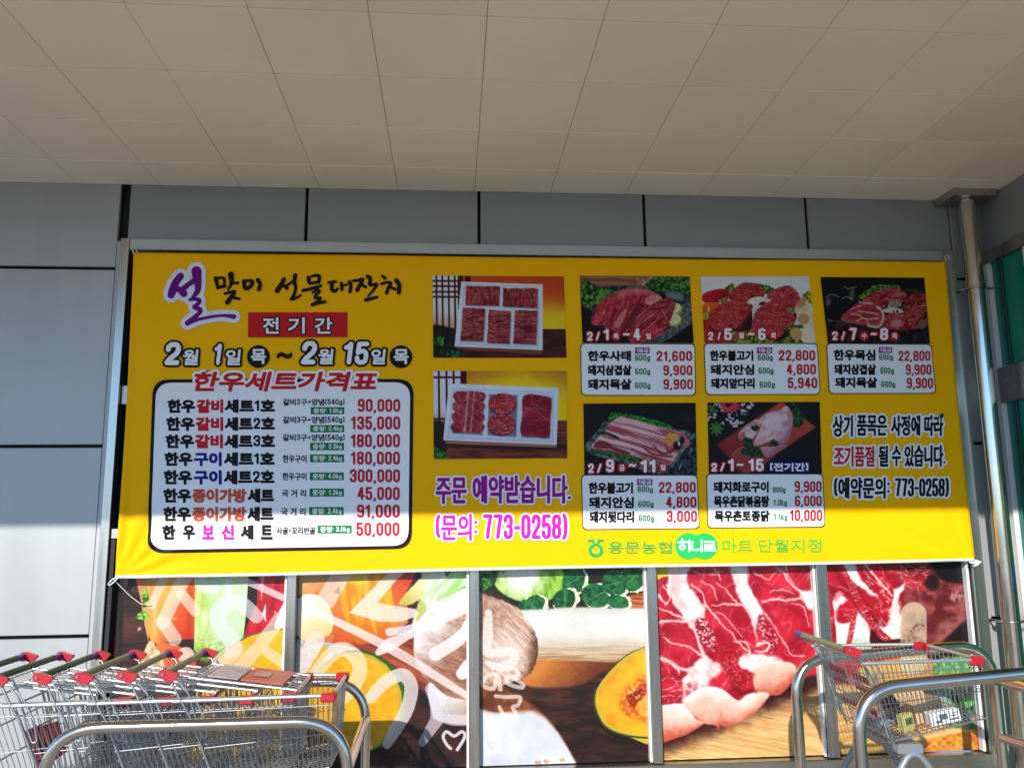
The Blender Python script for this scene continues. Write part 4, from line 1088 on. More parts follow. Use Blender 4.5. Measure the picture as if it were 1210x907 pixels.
def pic_4(PX, PY):
    i = Ink(PX, PY, 685, 470, 8.345, (20, 18, 22))
    for k in range(10):
        a, b = random.uniform(940, 1100), random.uniform(120, 260)
        i.stroke([(a, b), (a + 60, b + 50)], 4, (80, 80, 90), 3, .4)
    i.poly([(50, 520), (190, 310), (300, 230), (900, 300), (1150, 370), (1050, 480), (820, 750), (400, 630)], mottle((40, 60, 56), (110, 136, 128), 26, 4), 5)
    i.poly([(840, 750), (1050, 480), (1150, 390), (1160, 760)], mottle((14, 16, 20), (60, 70, 90), 22, 4), 6)
    for p in ([(1070, 560), (1100, 500)], [(970, 710), (1000, 650)], [(900, 680), (1000, 540), (1060, 470)]):
        i.stroke(p, 10, (150, 170, 170), 5, .8)
    herb(i, [(285, 230), (310, 150), (430, 155), (560, 180), (700, 210), (820, 240), (920, 300), (880, 310), (600, 250), (400, 200)], (20, 70, 26), (60, 170, 50), 14, 5, 14)
    herb(i, [(110, 500), (300, 520), (500, 570), (640, 600), (600, 640), (400, 600), (150, 540)], (16, 50, 20), (50, 130, 44), 14, 6, 14)
    i.poly([(115, 465), (190, 380), (250, 330), (280, 260), (400, 185), (520, 210), (800, 290), (960, 330), (1040, 380), (1060, 430), (1000, 500), (900, 650), (800, 640), (600, 570), (400, 550), (300, 520), (130, 500)],
           lambda x, y: mix((226, 178, 180), (182, 84, 92), ss(.46, .6, fbm(x / 300, (y - .32 * x) / 21, 4, 6) + .04 * np.sin((y - .32 * x) / 8.5))), 5, warp=4)
    for k in range(9):
        y = 230 + k * 34
        x0 = 300 - k * 22
        i.stroke([(x0, y), (x0 + 250, y + 55), (x0 + 560, y + 150), (x0 + 640, y + 190)], [8, 16, 12, 6], (238, 206, 206) if k % 2 else (150, 50, 62), 6, .7, warp=9, ws=60)
    i.poly([(140, 460), (200, 420), (290, 450), (300, 500), (150, 490)], (124, 30, 46), 10, .9)
    i.poly([(290, 470), (470, 530), (480, 560), (330, 520)], (120, 30, 44), 8, .9)
    for k in range(4):
        i.stroke([(500 + k * 110, 500 - k * 20), (640 + k * 80, 560 - k * 6), (880 + k * 20, 640 - k * 60)], [10, 26, 18], (140, 36, 52), 7, .85)
    i.stroke([(180, 350), (260, 350), (370, 395)], 26, (16, 34, 20), 5, .95, warp=5)
    i.ell(1000, 390, 60, 40, (206, 90, 110), 25, soft=6); i.ell(1050, 440, 26, 40, (206, 110, 124), soft=6)
    i.ell(960, 470, 44, 50, (20, 34, 24), soft=6, warp=8); i.ell(1005, 420, 24, 40, (20, 34, 24), soft=5, warp=6)
    i.ell(972, 450, 10, 26, (220, 226, 220), -20, soft=5)
    i.ell(915, 390, 58, 40, mottle((206, 140, 50), (240, 186, 84), 14, 5), 15, soft=4)
    i.ell(872, 430, 48, 38, mottle((196, 120, 40), (236, 170, 70), 14, 6), 15, soft=4)
    
    
    return i.ink(.8)


def pic_5(PX, PY):
    i = Ink(PX, PY, 830, 470, 8.345, (24, 20, 28))
    i.poly([(130, 460), (760, 45), (815, 70), (1105, 290), (420, 760)], grad((186, 74, 52), (130, 40, 40), 760, 60, 300, 600, .2, 40), 4, sm=False)
    i.poly([(260, 590), (420, 500), (700, 560), (420, 760)], (170, 80, 72), 30, .6)
    i.stroke([(290, 560), (360, 500), (430, 480)], 16, (190, 120, 90), 8, .6)
    rng = random.Random(5)
    for k in range(60):
        a, b = rng.choice(((80, 170), (150, 70), (260, 215), (330, 260), (460, 80), (390, 130), (240, 250)))
        a += rng.gauss(0, 32); b += rng.gauss(0, 24)
        i.ell(a, b, 15, 10, (206, 200, 206) if rng.random() < .75 else (130, 126, 134), rng.uniform(0, 180), soft=3)
    for k in range(13):
        t = k / 13 * 2 * math.pi
        i.ell(262 + 60 * math.cos(t), 78 + 42 * math.sin(t), 50, 13, (206, 60, 74), math.degrees(t) * .8, soft=4)
    i.ell(240, 75, 24, 20, (40, 12, 20), soft=5)
    for k in range(8):
        t = k / 8 * 2 * math.pi
        i.ell(130 + 34 * math.cos(t), 305 + 36 * math.sin(t), 38, 13, (60, 120, 44), math.degrees(t), soft=4)
    herb(i, [(60, 80), (130, 90), (120, 150), (60, 140)], (20, 50, 20), (70, 130, 50), 14, 3, 14)
    herb(i, [(820, 70), (900, 60), (950, 120), (990, 200), (960, 280), (890, 290), (870, 180), (830, 120)], (14, 36, 18), (56, 100, 50), 16, 5, 18)
    sk = lambda x, y: mix(mix((228, 190, 196), (190, 130, 146), ss(.3, .75, fbm(x / 50, y / 50, 4, 5))), (150, 94, 112), ss(20, 230, (y - 250) * .7 + (x - 760) * .8))
    i.poly([(345, 370), (390, 300), (490, 225), (550, 220), (560, 270), (490, 400), (410, 420), (360, 410)], sk, 5)
    i.poly([(350, 375), (390, 335), (410, 360), (390, 415), (355, 405)], (176, 90, 84), 8, .9)
    i.poly([(500, 430), (560, 300), (550, 220), (640, 150), (760, 120), (800, 85), (840, 100), (880, 190), (870, 280), (850, 400), (760, 460), (640, 440), (560, 460)], sk, 5)
    i.ell(690, 230, 100, 60, (236, 210, 214), -35, soft=50, a=.7)
    i.stroke([(560, 270), (545, 300), (520, 330)], 14, (150, 60, 50), 6, .8)
    i.poly([(490, 440), (560, 400), (620, 370), (600, 440), (520, 480)], (216, 160, 150), 12, .8)
    i.poly([(560, 490), (700, 480), (800, 455), (820, 480), (760, 520), (660, 575), (600, 570)], sk, 5)
    i.stroke([(690, 400), (720, 430), (790, 410), (840, 380)], 8, (150, 90, 104), 6, .7)
    for (p, sd) in (([(390, 410), (430, 390), (490, 430), (480, 490), (410, 490)], 3), ([(370, 500), (520, 480), (580, 530), (570, 580), (400, 570)], 4), ([(470, 285), (520, 270), (545, 300), (510, 330), (475, 315)], 6), ([(650, 430), (690, 410), (735, 440), (720, 480), (670, 475)], 8)):
        herb(i, p, (12, 34, 18), (48, 92, 46), 14, sd, 12)
    return i.ink(.8)

# ------------------------------------------------------------------ the banner
YB = -0.085                                             # hangs a hand's breadth in front of the posters
BQ = np.array([(158, 298.5), (1117.5, 309.5), (1152, 662.5), (136, 683)], float)   # corners TL TR BR BL


def wrinkle(px, py):
    """how far the cloth stands out towards the street, in metres"""
    px, py = np.asarray(px, float), np.asarray(py, float)
    u, v = (px - 140) / 1000, (py - 300) / 370
    o = .010 * np.sin(np.clip(v, 0, 1) * math.pi) + .004 * np.sin(u * 9 + 1.2 * v) + .0025 * np.sin(u * 23 + v * 3 + 1)
    o = o + .006 * (fbm(u * 5 + 3, v * 2, 2, 5) - .5)
    for (cx, cy, sx) in ((137, 682, 1), (1151, 662, -1)):
        dx, dy = (px - cx) * sx, cy - py
        r = np.hypot(dx, dy) + 1e-6
        a = np.arctan2(dy, dx + 1e-6)
        o = o + (.0075 if sx > 0 else .0035) * np.exp(-((r - 45) / 60) ** 2) * np.sin(a * 17 + .6 * np.sin(r / 16) + sx) * ss(4, 26, r)
    o = o + .009 * np.exp(-((px - (150 + (300 - py) * .045 + 8)) / 5) ** 2) * ss(300, 420, py)
    for x0, a in ((352, .0016), (505, .0012), (676, .0016), (862, .0014), (980, .0010)):
        o = o + a * np.exp(-np.abs(px - x0 - 2 * np.sin(py / 60)) / 5)
    o = o + .0012 * np.exp(-np.abs(py - 486 - .01 * px) / 5)
    return o


def bpt(px, py, lvl=0.0):
    P = at(px, py, YB)
    P[..., 1] -= wrinkle(px, py) + np.where(np.asarray(lvl) > 0, .0035, 0) + np.asarray(lvl) * .0005
    return P


ban = empty('banner', (0.68, YB, 1.385))
tag(ban, 'wide yellow sale banner printed with meat pictures and price lists, tied across the shop window', 'banner')
OFF = np.array(ban.location)


def local(P): return np.asarray(P) - OFF


def cloth():
    nu, nv = 300, 112
    s, t = np.meshgrid(np.linspace(0, 1, nu), np.linspace(0, 1, nv))
    P = ((BQ[0] * (1 - s[..., None]) + BQ[1] * s[..., None]) * (1 - t[..., None]) + (BQ[3] * (1 - s[..., None]) + BQ[2] * s[..., None]) * t[..., None])
    px, py = P[..., 0].copy(), P[..., 1].copy()
    px += 3.5 * np.sin(t * math.pi) * (1 - s) ** 8 - 2.5 * np.sin(t * math.pi) * s ** 8     # the edges pull in between the ties
    py += 1.6 * np.sin(s * math.pi * 3) * (t ** 6) * .4
    V = local(bpt(px, py))
    mi = (np.arange(nv - 1)[:, None] >= nv - 2) * np.ones((1, nu - 1), int)
    y = mat('banner_yellow', tuple(lin((254, 184, 0)) * .88), .65, var=.04, vscale=1.5, bump=.04, bscale=900, spec=.12)
    w = mat('banner_hem_white', (.72, .72, .72), .6, bump=.05, bscale=500)
    o = grid_mesh('cloth', V, nu, nv, [y, w], ban, mi=mi)
    m = o.modifiers.new('thick', 'SOLIDIFY'); m.thickness = .0008; m.offset = 0.0
    return o


cloth()

INKS = {}


def ink(c, k=.8):
    key = tuple(c)
    if key not in INKS:
        INKS[key] = mat('ink_%d_%d_%d' % key, tuple(float(q) for q in lin(c) * k), .6, spec=.2, bump=.03, bscale=900)
    return INKS[key]


WHITE, BLACK, RED, GREEN, BLUE, PURPLE = (246, 246, 250), (22, 16, 20), (206, 26, 46), (14, 128, 66), (24, 22, 130), (160, 6, 140)


class Sheet:
    """flat coloured print on the cloth: polygons (photo pixels) at a level above it"""
    def __init__(s): s.V, s.F, s.M, s.mats, s.n = [], [], [], [], 0

    def mi(s, c):
        m = ink(c)
        if m not in s.mats: s.mats.append(m)
        return s.mats.index(m)

    def add(s, P, F, c, lvl):
        """P (n,2) pixels, F list/array of index tuples of one size"""
        P = np.asarray(P, float)
        lv = np.full(len(P), lvl) if np.isscalar(lvl) else lvl
        s.V.append(local(bpt(P[:, 0], P[:, 1], lv)))
        k = s.mi(c)
        for f in F:
            s.F.append(tuple(int(q) + s.n for q in f)); s.M.append(k)
        s.n += len(P)

    def strokes(s, A, B, ra, rb, c, lvl, rng=np.random.RandomState(3)):
        """thick round-ended segments A-B (m,2) with radii ra, rb"""
        m = len(A)
        if m == 0: return
        d = B - A
        L = np.hypot(d[:, 0], d[:, 1]) + 1e-9
        nx = np.stack([-d[:, 1] / L, d[:, 0] / L], -1)
        ra, rb = np.broadcast_to(ra, m)[:, None], np.broadcast_to(rb, m)[:, None]
        quads = np.stack([A + nx * ra, B + nx * rb, B - nx * rb, A - nx * ra], 1)
        N = 10
        ang = np.arange(N) / N * 2 * math.pi
        disc = np.stack([np.cos(ang), np.sin(ang)], -1)
        dA = A[:, None] + disc[None] * ra[:, None]
        dB = B[:, None] + disc[None] * rb[:, None]
        jit = lambda n, k: np.repeat(lvl + rng.rand(n) * .35, k)
        s.add(quads.reshape(-1, 2), np.arange(m * 4).reshape(m, 4), c, jit(m, 4))
        s.add(dA.reshape(-1, 2), np.arange(m * N).reshape(m, N), c, jit(m, N))
        s.add(dB.reshape(-1, 2), np.arange(m * N).reshape(m, N), c, jit(m, N))

    def build(s, name, parent):
        me = bpy.data.meshes.new(name)
        me.from_pydata(np.concatenate(s.V).tolist(), [], s.F)
        for m in s.mats: me.materials.append(m)
        me.polygons.foreach_set('material_index', s.M)
        me.update()
        # make every print face the street
        import bmesh
        bm = bmesh.new(); bm.from_mesh(me)
        bm.normal_update()
        bmesh.ops.reverse_faces(bm, faces=[f for f in bm.faces if f.normal.y > 0])
        bm.to_mesh(me); bm.free()
        return link(name, me, parent)


# Hangul outlines come from Blender's own built-in font; figures and signs are drawn as condensed block strokes
GLY = {}


def glyph_mesh(txt):
    if txt in GLY: return GLY[txt]
    cu = bpy.data.curves.new('t', 'FONT')
    cu.body = txt; cu.resolution_u = 3
    o = bpy.data.objects.new('t', cu); COL.objects.link(o)
    dg = bpy.context.evaluated_depsgraph_get(); dg.update()
    me = bpy.data.meshes.new_from_object(o.evaluated_get(dg))
    V = np.array([v.co[:2] for v in me.vertices])
    F = [tuple(p.vertices) for p in me.polygons]
    cnt = {}
    for f in F:
        for a, b in zip(f, f[1:] + f[:1]):
            k = (min(a, b), max(a, b)); cnt[k] = cnt.get(k, 0) + 1
    E = np.array([k for k, c in cnt.items() if c == 1], int).reshape(-1, 2)
    bpy.data.objects.remove(o); bpy.data.curves.remove(cu); bpy.data.meshes.remove(me)
    GLY[txt] = (V, F, E)
    return GLY[txt]


_lo = [(1, .25), (.95, .08), (.7, 0), (.3, 0), (.05, .08), (0, .25)]
SKEL = {   # width, strokes on the centre line, 0..1 in both directions
    '0': (.30, [[(.5, 1), (.18, .96), (0, .82), (0, .18), (.18, .04), (.5, 0), (.82, .04), (1, .18), (1, .82), (.82, .96), (.5, 1)]]),
    '1': (.17, [[(-.1, .80), (.45, .86), (.8, 1), (.8, 0)]]),
    '2': (.30, [[(0, .72), (.03, .87), (.25, .99), (.5, 1), (.78, .98), (.97, .86), (1, .70), (.88, .52), (.25, .2), (.02, 0), (1, 0)]]),
    '3': (.30, [[(0, .77), (.05, .92), (.3, 1), (.7, 1), (.95, .91), (1, .75), (.95, .6), (.72, .53), (.45, .525)], [(.72, .53), (.96, .44), (1, .25), (.95, .08), (.7, 0), (.3, 0), (.05, .08), (0, .24)]]),
    '4': (.31, [[(.74, 0), (.74, 1), (.58, 1), (0, .28), (1.08, .28)]]),
    '5': (.30, [[(.95, 1), (.08, 1), (.04, .52), (.3, .61), (.7, .61), (.95, .5), (1, .33)] + _lo]),
    '6': (.30, [[(1, .88), (.75, 1), (.3, 1), (.05, .92), (0, .75), (0, .22), (.05, .07), (.3, 0), (.7, 0), (.95, .08), (1, .22), (1, .34), (.95, .46), (.7, .52), (.35, .52), (0, .40)]]),
    '7': (.30, [[(0, 1), (1, 1), (.68, .5), (.48, 0)]]),
    '8': (.30, [[(.5, 1), (.2, .98), (.02, .88), (.02, .65), (.2, .54), (.5, .52), (.8, .54), (.98, .65), (.98, .88), (.8, .98), (.5, 1)], [(.5, .52), (.2, .49), (0, .38), (0, .14), (.2, .02), (.5, 0), (.8, .02), (1, .14), (1, .38), (.8, .49), (.5, .52)]]),
    '9': (.30, [[(0, .12), (.25, 0), (.7, 0), (.95, .08), (1, .25), (1, .78), (.95, .93), (.7, 1), (.3, 1), (.05, .92), (0, .78), (0, .66), (.05, .54), (.3, .48), (.65, .48), (1, .60)]]),
    ',': (.03, [[(.5, 0), (.5, -.04), (-.6, -.15)]]), '.': (.02, [[(.4, 0), (.6, 0)]]), '/': (.22, [[(0, 0), (1, 1)]]), '-': (.16, [[(0, .45), (1, .45)]]),
    '(': (.09, [[(1, 1.04), (.25, .9), (0, .7), (0, .3), (.25, .1), (1, -.04)]]), ')': (.09, [[(0, 1.04), (.75, .9), (1, .7), (1, .3), (.75, .1), (0, -.04)]]),
    '[': (.09, [[(1, 1), (0, 1), (0, 0), (1, 0)]]), ']': (.09, [[(0, 1), (1, 1), (1, 0), (0, 0)]]), ':': (.02, [[(.4, .2), (.6, .2)], [(.4, .72), (.6, .72)]]), '+': (.28, [[(0, .45), (1, .45)], [(.5, .2), (.5, .7)]]),
    'k': (.24, [[(0, 0), (0, 1)], [(.95, .66), (.1, .32), (1, 0)]]), 'g': (.26, [[(1, .64), (1, -.1), (.8, -.22), (.4, -.24), (.05, -.16)], [(1, .5), (.8, .64), (.4, .66), (.05, .5), (0, .32), (.1, .12), (.4, .02), (.8, .06), (1, .2)]]),
}


def layout(txt, dt):
    """em-space outline: points, faces, outline edges (Hangul), stroke edges (figures)"""
    V, F, E, S = [], [], [], []
    n, x = 0, 0.0
    for ch in txt:
        if ch == ' ':
            x += .30; continue
        if ch in SKEL:
            w, st = SKEL[ch]
            x += dt + .035
            for s_ in st:
                q = np.array([(x + a * w, .02 + dt * .9 + b * (.80 - 1.8 * dt)) for a, b in s_])
                V.append(q)
                S += [(n + k, n + k + 1) for k in range(len(q) - 1)]
                n += len(q)
            x += w + dt + .035
        else:
            v, f, e = glyph_mesh(ch)
            V.append(v + (x, 0.0))
            F += [tuple(i + n for i in q) for q in f]
            E += [(a + n, b + n) for a, b in e]
            n += len(v)
            x += .92 if ch != '~' else v[:, 0].max() + .06
    return np.concatenate(V), F, np.array(E, int).reshape(-1, 2), np.array(S, int).reshape(-1, 2)


def text(sh, txt, z, x0, y0, x1, y1, col, bold=.0, outs=(), lvl=6, shear=0.0, drop=0.0, base=None, dt=.078):
    """fit txt into the box x0..x1, y0..y1 given in zoomed-crop units z = (ox, oy, scale)"""
    V, F, E, S = layout(txt, dt)
    ox, oy, sc = z
    pad = np.zeros(len(V)); pad[np.unique(S)] = dt
    mn = np.array([(V[:, 0] - pad).min(), (V[:, 1] - pad).min()]); mx = np.array([(V[:, 0] + pad).max(), (V[:, 1] + pad).max()])
    allfig = len(F) == 0
    lo = .02 if allfig and 'g' not in txt and '(' not in txt and '[' not in txt else mn[1]
    b = 0.0 if allfig else bold
    X0, X1, Y0, Y1 = x0 / sc + b, x1 / sc - b, y0 / sc + b, y1 / sc - b
    sx, sy = (X1 - X0) / (mx[0] - mn[0]), (Y1 - Y0) / max(mx[1] - lo, 1e-6)
    px = ox + X0 + (V[:, 0] - mn[0]) * sx
    w = (V[:, 1] - lo) * sy
    px = px + shear * (w - (Y1 - Y0) / 2)
    py = oy + Y1 - w
    P = np.stack([px, py], -1)
    rs = dt * (sx * .62 + sy * .38)
    k = lvl
    for (ow, oc) in sorted(outs, reverse=True):
        if len(E):
            sh.strokes(P[E[:, 0]], P[E[:, 1]], bold + ow, bold + ow, oc, k); sh.add(P, F, oc, k)
        if len(S): sh.strokes(P[S[:, 0]], P[S[:, 1]], rs + ow, rs + ow, oc, k)
        k += 1.0
    if len(E):
        if bold > 0: sh.strokes(P[E[:, 0]], P[E[:, 1]], bold, bold, col, k)
        sh.add(P, F, col, k + .4)
    if len(S): sh.strokes(P[S[:, 0]], P[S[:, 1]], rs, rs, col, k)


def rect(sh, z, x0, y0, x1, y1, col, lvl, sk=0.0):
    ox, oy, sc = z
    n = 24
    xs = np.linspace(x0, x1, n)
    P = [(ox + x / sc, oy + (y0 + sk * (x - x0)) / sc) for x in xs] + [(ox + x / sc, oy + (y1 + sk * (x - x0)) / sc) for x in xs]
    sh.add(P, [(i, i + 1, n + i + 1, n + i) for i in range(n - 1)], col, lvl)


def disc(sh, z, cx, cy, r, col, lvl):
    ox, oy, sc = z
    a = np.linspace(0, 2 * math.pi, 40, endpoint=False)
    P = np.stack([ox + (cx + r * np.cos(a)) / sc, oy + (cy + r * np.sin(a)) / sc], -1)
    sh.add(P, [tuple(range(40))], col, lvl)


def rquad(q, r, n=8):
    """rounded corners of a pixel quad -> outline points"""
    pts = []
    for i in range(4):
        a, b, c = np.array(q[i - 1], float), np.array(q[i], float), np.array(q[(i + 1) % 4], float)
        p0 = b + (a - b) / np.linalg.norm(a - b) * r
        p1 = b + (c - b) / np.linalg.norm(c - b) * r
        for k in range(n + 1):
            t = k / n
            pts.append(p0 * (1 - t) ** 2 + b * 2 * t * (1 - t) * .98 + (p0 + p1) / 2 * 2 * t * (1 - t) * .02 + p1 * t * t)
        nx = p1 + (c - b) * (1 - 2 * r / np.linalg.norm(c - b))
        pts += [p1 * (1 - k / 30) + nx * k / 30 for k in range(1, 30)]
    return np.array(pts)


def panel(name, q, r, wd, parent, z):
    """white price panel with black rounded outline, diced so that it follows the cloth"""
    ox, oy, sc = z
    Q = np.array([(ox + x / sc, oy + y / sc) for x, y in q])
    c = Q.mean(0)
    sh = Sheet()
    for (inset, col, lv) in ((0, BLACK, 2.0), (wd, WHITE, 3.2)):
        out = rquad(Q, r)
        d = out - c
        hw = np.abs(Q - c).mean(0)
        out = c + d * (1 - inset / hw)
        rings = [out * (1 - k) + c * k for k in np.linspace(0, .97, 26)] 
        n = len(out)
        P = np.concatenate(rings + [c[None]])
        F = [(k * n + i, k * n + (i + 1) % n, (k + 1) * n + (i + 1) % n, (k + 1) * n + i) for k in range(25) for i in range(n)]
        sh.add(P, F, col, lv)
        sh.add(np.concatenate([rings[-1], c[None]]), [(i, (i + 1) % n, n) for i in range(n)], col, lv)
    return sh.build(name, parent)


def brush(sh, z, strokes, col, lvl, grow=0.0, lv2=None):
    ox, oy, sc = z
    for pts, w in strokes:
        P = smoothpoly(pts, 6, False) if len(pts) > 2 else np.array(pts, float)
        Wd = np.interp(np.linspace(0, len(pts) - 1, len(P)), np.arange(len(pts)), w) * (.60 if sc > 8 else .5)
        P = P / sc + (ox, oy)
        Wd = Wd / sc + grow
        sh.strokes(P[:-1], P[1:], Wd[:-1], Wd[1:], col, lvl)


# --- headline in brush letters
Z1, Z2, Z3, Z4, Z5, Z6, Z7 = (140, 290, 3.27), (140, 440, 3.27), (490, 310, 3.457), (490, 420, 3.457), (820, 310, 3.903), (670, 460, 3.781), (960, 460, 3.943)
C1, C2 = (185, 305, 8.067), (330, 310, 8.067)
sh = Sheet()
seol = [([(235, 175), (190, 235), (165, 300), (145, 355)], [56, 60, 66, 60]), ([(185, 290), (230, 310), (265, 340)], [44, 50, 62]),
        ([(250, 305), (310, 255), (370, 215)], [50, 40, 44]), ([(385, 130), (392, 190), (400, 260), (395, 320), (350, 380)], [84, 72, 56, 46, 26]),
        ([(325, 400), (380, 395), (420, 410), (390, 450), (365, 470)], [26, 30, 30, 34, 36]), ([(365, 475), (400, 485), (428, 505), (390, 550), (305, 622)], [30, 40, 34, 36, 44]),
        ([(300, 625), (400, 590), (560, 558), (660, 552), (742, 562)], [42, 28, 24, 26, 40])]
brush(sh, C1, seol, (236, 236, 246), 4, grow=5.0)
brush(sh, C1, seol, (110, 6, 130), 5.2)
ink1 = [([(570, 195), (578, 240), (590, 290)], [34, 30, 26]), ([(565, 200), (620, 190), (650, 200)], [22, 22, 24]), ([(648, 200), (650, 240), (640, 275)], [24, 22, 24]), ([(590, 282), (660, 270)], [28, 24]),
        ([(712, 160), (718, 210), (712, 260)], [50, 40, 22]), ([(720, 240), (780, 240)], [24, 22]), ([(712, 262), (685, 300)], [22, 20]), ([(655, 342), (700, 330), (750, 322), (715, 375), (680, 425)], [22, 24, 24, 34, 42]), ([(715, 370), (760, 385), (798, 392)], [22, 26, 18]),
        ([(835, 222), (850, 290), (900, 270), (915, 225), (870, 218), (832, 225)], [30, 36, 30, 30, 24, 26]), ([(968, 210), (990, 250), (980, 300)], [34, 30, 36])]
brush(sh, C1, ink1, BLACK, 5)
ink2 = [([(48, 165), (25, 210), (-15, 272)], [34, 36, 44]), ([(20, 212), (60, 235), (75, 250)], [24, 26, 32]), ([(75, 225), (110, 200), (135, 180)], [24, 20, 18]), ([(155, 128), (148, 190), (160, 250), (145, 310), (120, 350)], [34, 32, 26, 26, 26]), ([(118, 355), (160, 345), (212, 318)], [28, 24, 16]),
        ([(280, 150), (290, 200)], [32, 28]), ([(300, 140), (350, 128), (385, 140), (378, 195)], [16, 26, 30, 26]), ([(295, 205), (375, 192)], [26, 24]), ([(230, 272), (300, 258), (400, 228)], [28, 26, 24]), ([(320, 295), (360, 270), (385, 280), (350, 320), (340, 345)], [18, 22, 28, 24, 22]), ([(345, 345), (395, 345), (360, 385), (315, 408)], [20, 24, 28, 26]), ([(318, 408), (380, 392), (440, 380)], [30, 26, 26]),
        ([(470, 200), (520, 188), (545, 190)], [20, 24, 20]), ([(505, 200), (505, 260), (530, 280), (560, 255)], [30, 34, 28, 20]), ([(595, 205), (600, 265)], [28, 26]), ([(600, 230), (650, 215)], [18, 18]), ([(670, 190), (685, 230), (675, 285)], [30, 28, 28]),
        ([(705, 180), (760, 175), (800, 165), (770, 220), (745, 268)], [22, 26, 24, 30, 36]), ([(780, 212), (825, 240)], [24, 26]), ([(845, 140), (870, 160), (862, 210)], [34, 32, 30]), ([(870, 225), (930, 212), (905, 260), (850, 325)], [22, 26, 22, 16]), ([(828, 362), (880, 350), (935, 335)], [34, 26, 22]),
        ([(985, 135), (1010, 155)], [24, 28]), ([(975, 210), (1030, 195), (1065, 205), (1040, 250), (1025, 295)], [22, 24, 26, 26, 30]), ([(1050, 240), (1105, 258)], [20, 26]), ([(1115, 175), (1145, 220), (1140, 290)], [36, 34, 36])]
brush(sh, C2, ink2, BLACK, 5)
sh.build('headline_lettering', ban)

# --- red strip, dates
sh = Sheet()
rect(sh, Z1, 503, 260, 886, 357, (206, 26, 32), 3, 0.0)
for t, x0, x1 in (('전', 560, 622), ('기', 657, 722), ('간', 760, 828)):
    text(sh, t, Z1, x0, 280, x1, 343, WHITE, .5, ((1.7, BLACK),), 6)
ob = ((2.6, BLACK),)
for t, x0, y0, x1, y1, s in (('2', 184, 376, 244, 462, .12), ('월', 252, 404, 312, 464, .1), ('1', 372, 380, 398, 463, .12), ('일', 417, 404, 475, 464, .1), ('~', 614, 414, 674, 440, 0), ('2', 710, 372, 768, 460, .12),
                             ('월', 774, 402, 832, 461, .1), ('15', 870, 374, 968, 461, .12), ('일', 977, 402, 1033, 461, .1)):
    big = t in ('2', '1', '15')
    text(sh, t, Z1, x0, y0, x1, y1, WHITE, 1.3 if big else .55, ob if t != '~' else ((.01, BLACK),), 6, s) if t != '~' else text(sh, t, Z1, x0, y0, x1, y1, BLACK, 1.2, (), 6)
for x in (543, 1092):
    disc(sh, Z1, x, 431, 44, BLACK, 4)
    text(sh, '목', Z1, x - 28, 402, x + 30, 460, WHITE, .6, (), 7)
sh.build('date_lettering', ban)

# --- the set price table
pt = panel('price_panel', [(137, 28), (1141, 26), (1133, 680), (112, 698)], 19, 4.0, ban, Z2)
sh = Sheet()
text(sh, '한우세트가격표', Z1, 292, 489, 1002, 566, (206, 22, 36), 1.1, ((2.8, WHITE),), 8, .25)
ys = [(105, 158), (173, 227), (240, 294), (308, 362), (377, 433), (448, 503), (518, 575), (588, 645)]
segs = [[('한우', 193, 300, 0), ('갈비', 305, 408, 1), ('세트1호', 413, 608, 0)], [('한우', 188, 298, 0), ('갈비', 302, 408, 1), ('세트2호', 413, 608, 0)], [('한우', 185, 296, 0), ('갈비', 299, 407, 1), ('세트3호', 412, 608, 0)],
        [('한우', 181, 290, 0), ('구이', 295, 402, 2), ('세트1호', 410, 607, 0)], [('한우', 178, 288, 0), ('구이', 294, 402, 2), ('세트2호', 410, 606, 0)], [('한우', 176, 285, 0), ('종이가방', 288, 498, 3), ('세트', 502, 604, 0)],
        [('한우', 175, 284, 0), ('종이가방', 287, 497, 3), ('세트', 500, 602, 0)], [('한', 172, 222, 0), ('우', 250, 298, 0), ('보', 326, 372, 4), ('신', 400, 450, 4), ('세', 474, 524, 0), ('트', 552, 598, 0)]]
pal = [BLACK, (206, 30, 40), (20, 20, 140), (206, 84, 50), (214, 30, 170)]
notes = ['갈비2구+양념[540g]', '갈비3구+양념[540g]', '갈비3구+양념[540g]', '한우구이', '한우구이', '국 거 리', '국 거 리', '사골+꼬리반골']
nb = [(638, 103, 876, 131), (638, 171, 876, 200), (637, 239, 876, 268), (637, 319, 729, 349), (636, 387, 729, 417), (634, 452, 727, 481), (630, 522, 725, 552), (612, 596, 762, 625)]
tb = [(745, 135, 874, 163), (743, 204, 874, 232), (742, 272, 873, 301), (742, 317, 873, 347), (741, 386, 872, 416), (740, 448, 872, 479), (738, 519, 871, 550), (770, 590, 902, 621)]
kg = ['1.6', '2.4', '3.2', '2.4', '4.0', '1.2', '2.4', '3.0']
pr = [('90,000', 926, 103, 153, 1089), ('135,000', 899, 170, 221, 1089), ('180,000', 898, 238, 289, 1088), ('180,000', 898, 305, 356, 1088), ('300,000', 895, 373, 424, 1088), ('45,000', 924, 441, 492, 1087), ('91,000', 922, 509, 560, 1087), ('50,000', 919, 578, 630, 1086)]
for r in range(8):
    for t, x0, x1, c in segs[r]:
        text(sh, t, Z2, x0, ys[r][0], x1, ys[r][1], pal[c], 1.0, (), 6)
    text(sh, notes[r], Z2, *nb[r], BLACK, .30, (), 6, dt=.07)
    rect(sh, Z2, *tb[r], (16, 124, 62), 5)
    a, b, c, d = tb[r]
    text(sh, '중량: %skg' % kg[r], Z2, a + 11, b + 5, c - 8, d - 3, WHITE, .16, (), 7, dt=.06)
    t, x0, y0, y1, x1 = pr[r]
    text(sh, t, Z2, x0, y0, x1, y1, (200, 26, 44), .95, (), 6)
sh.build('price_lettering', pt)

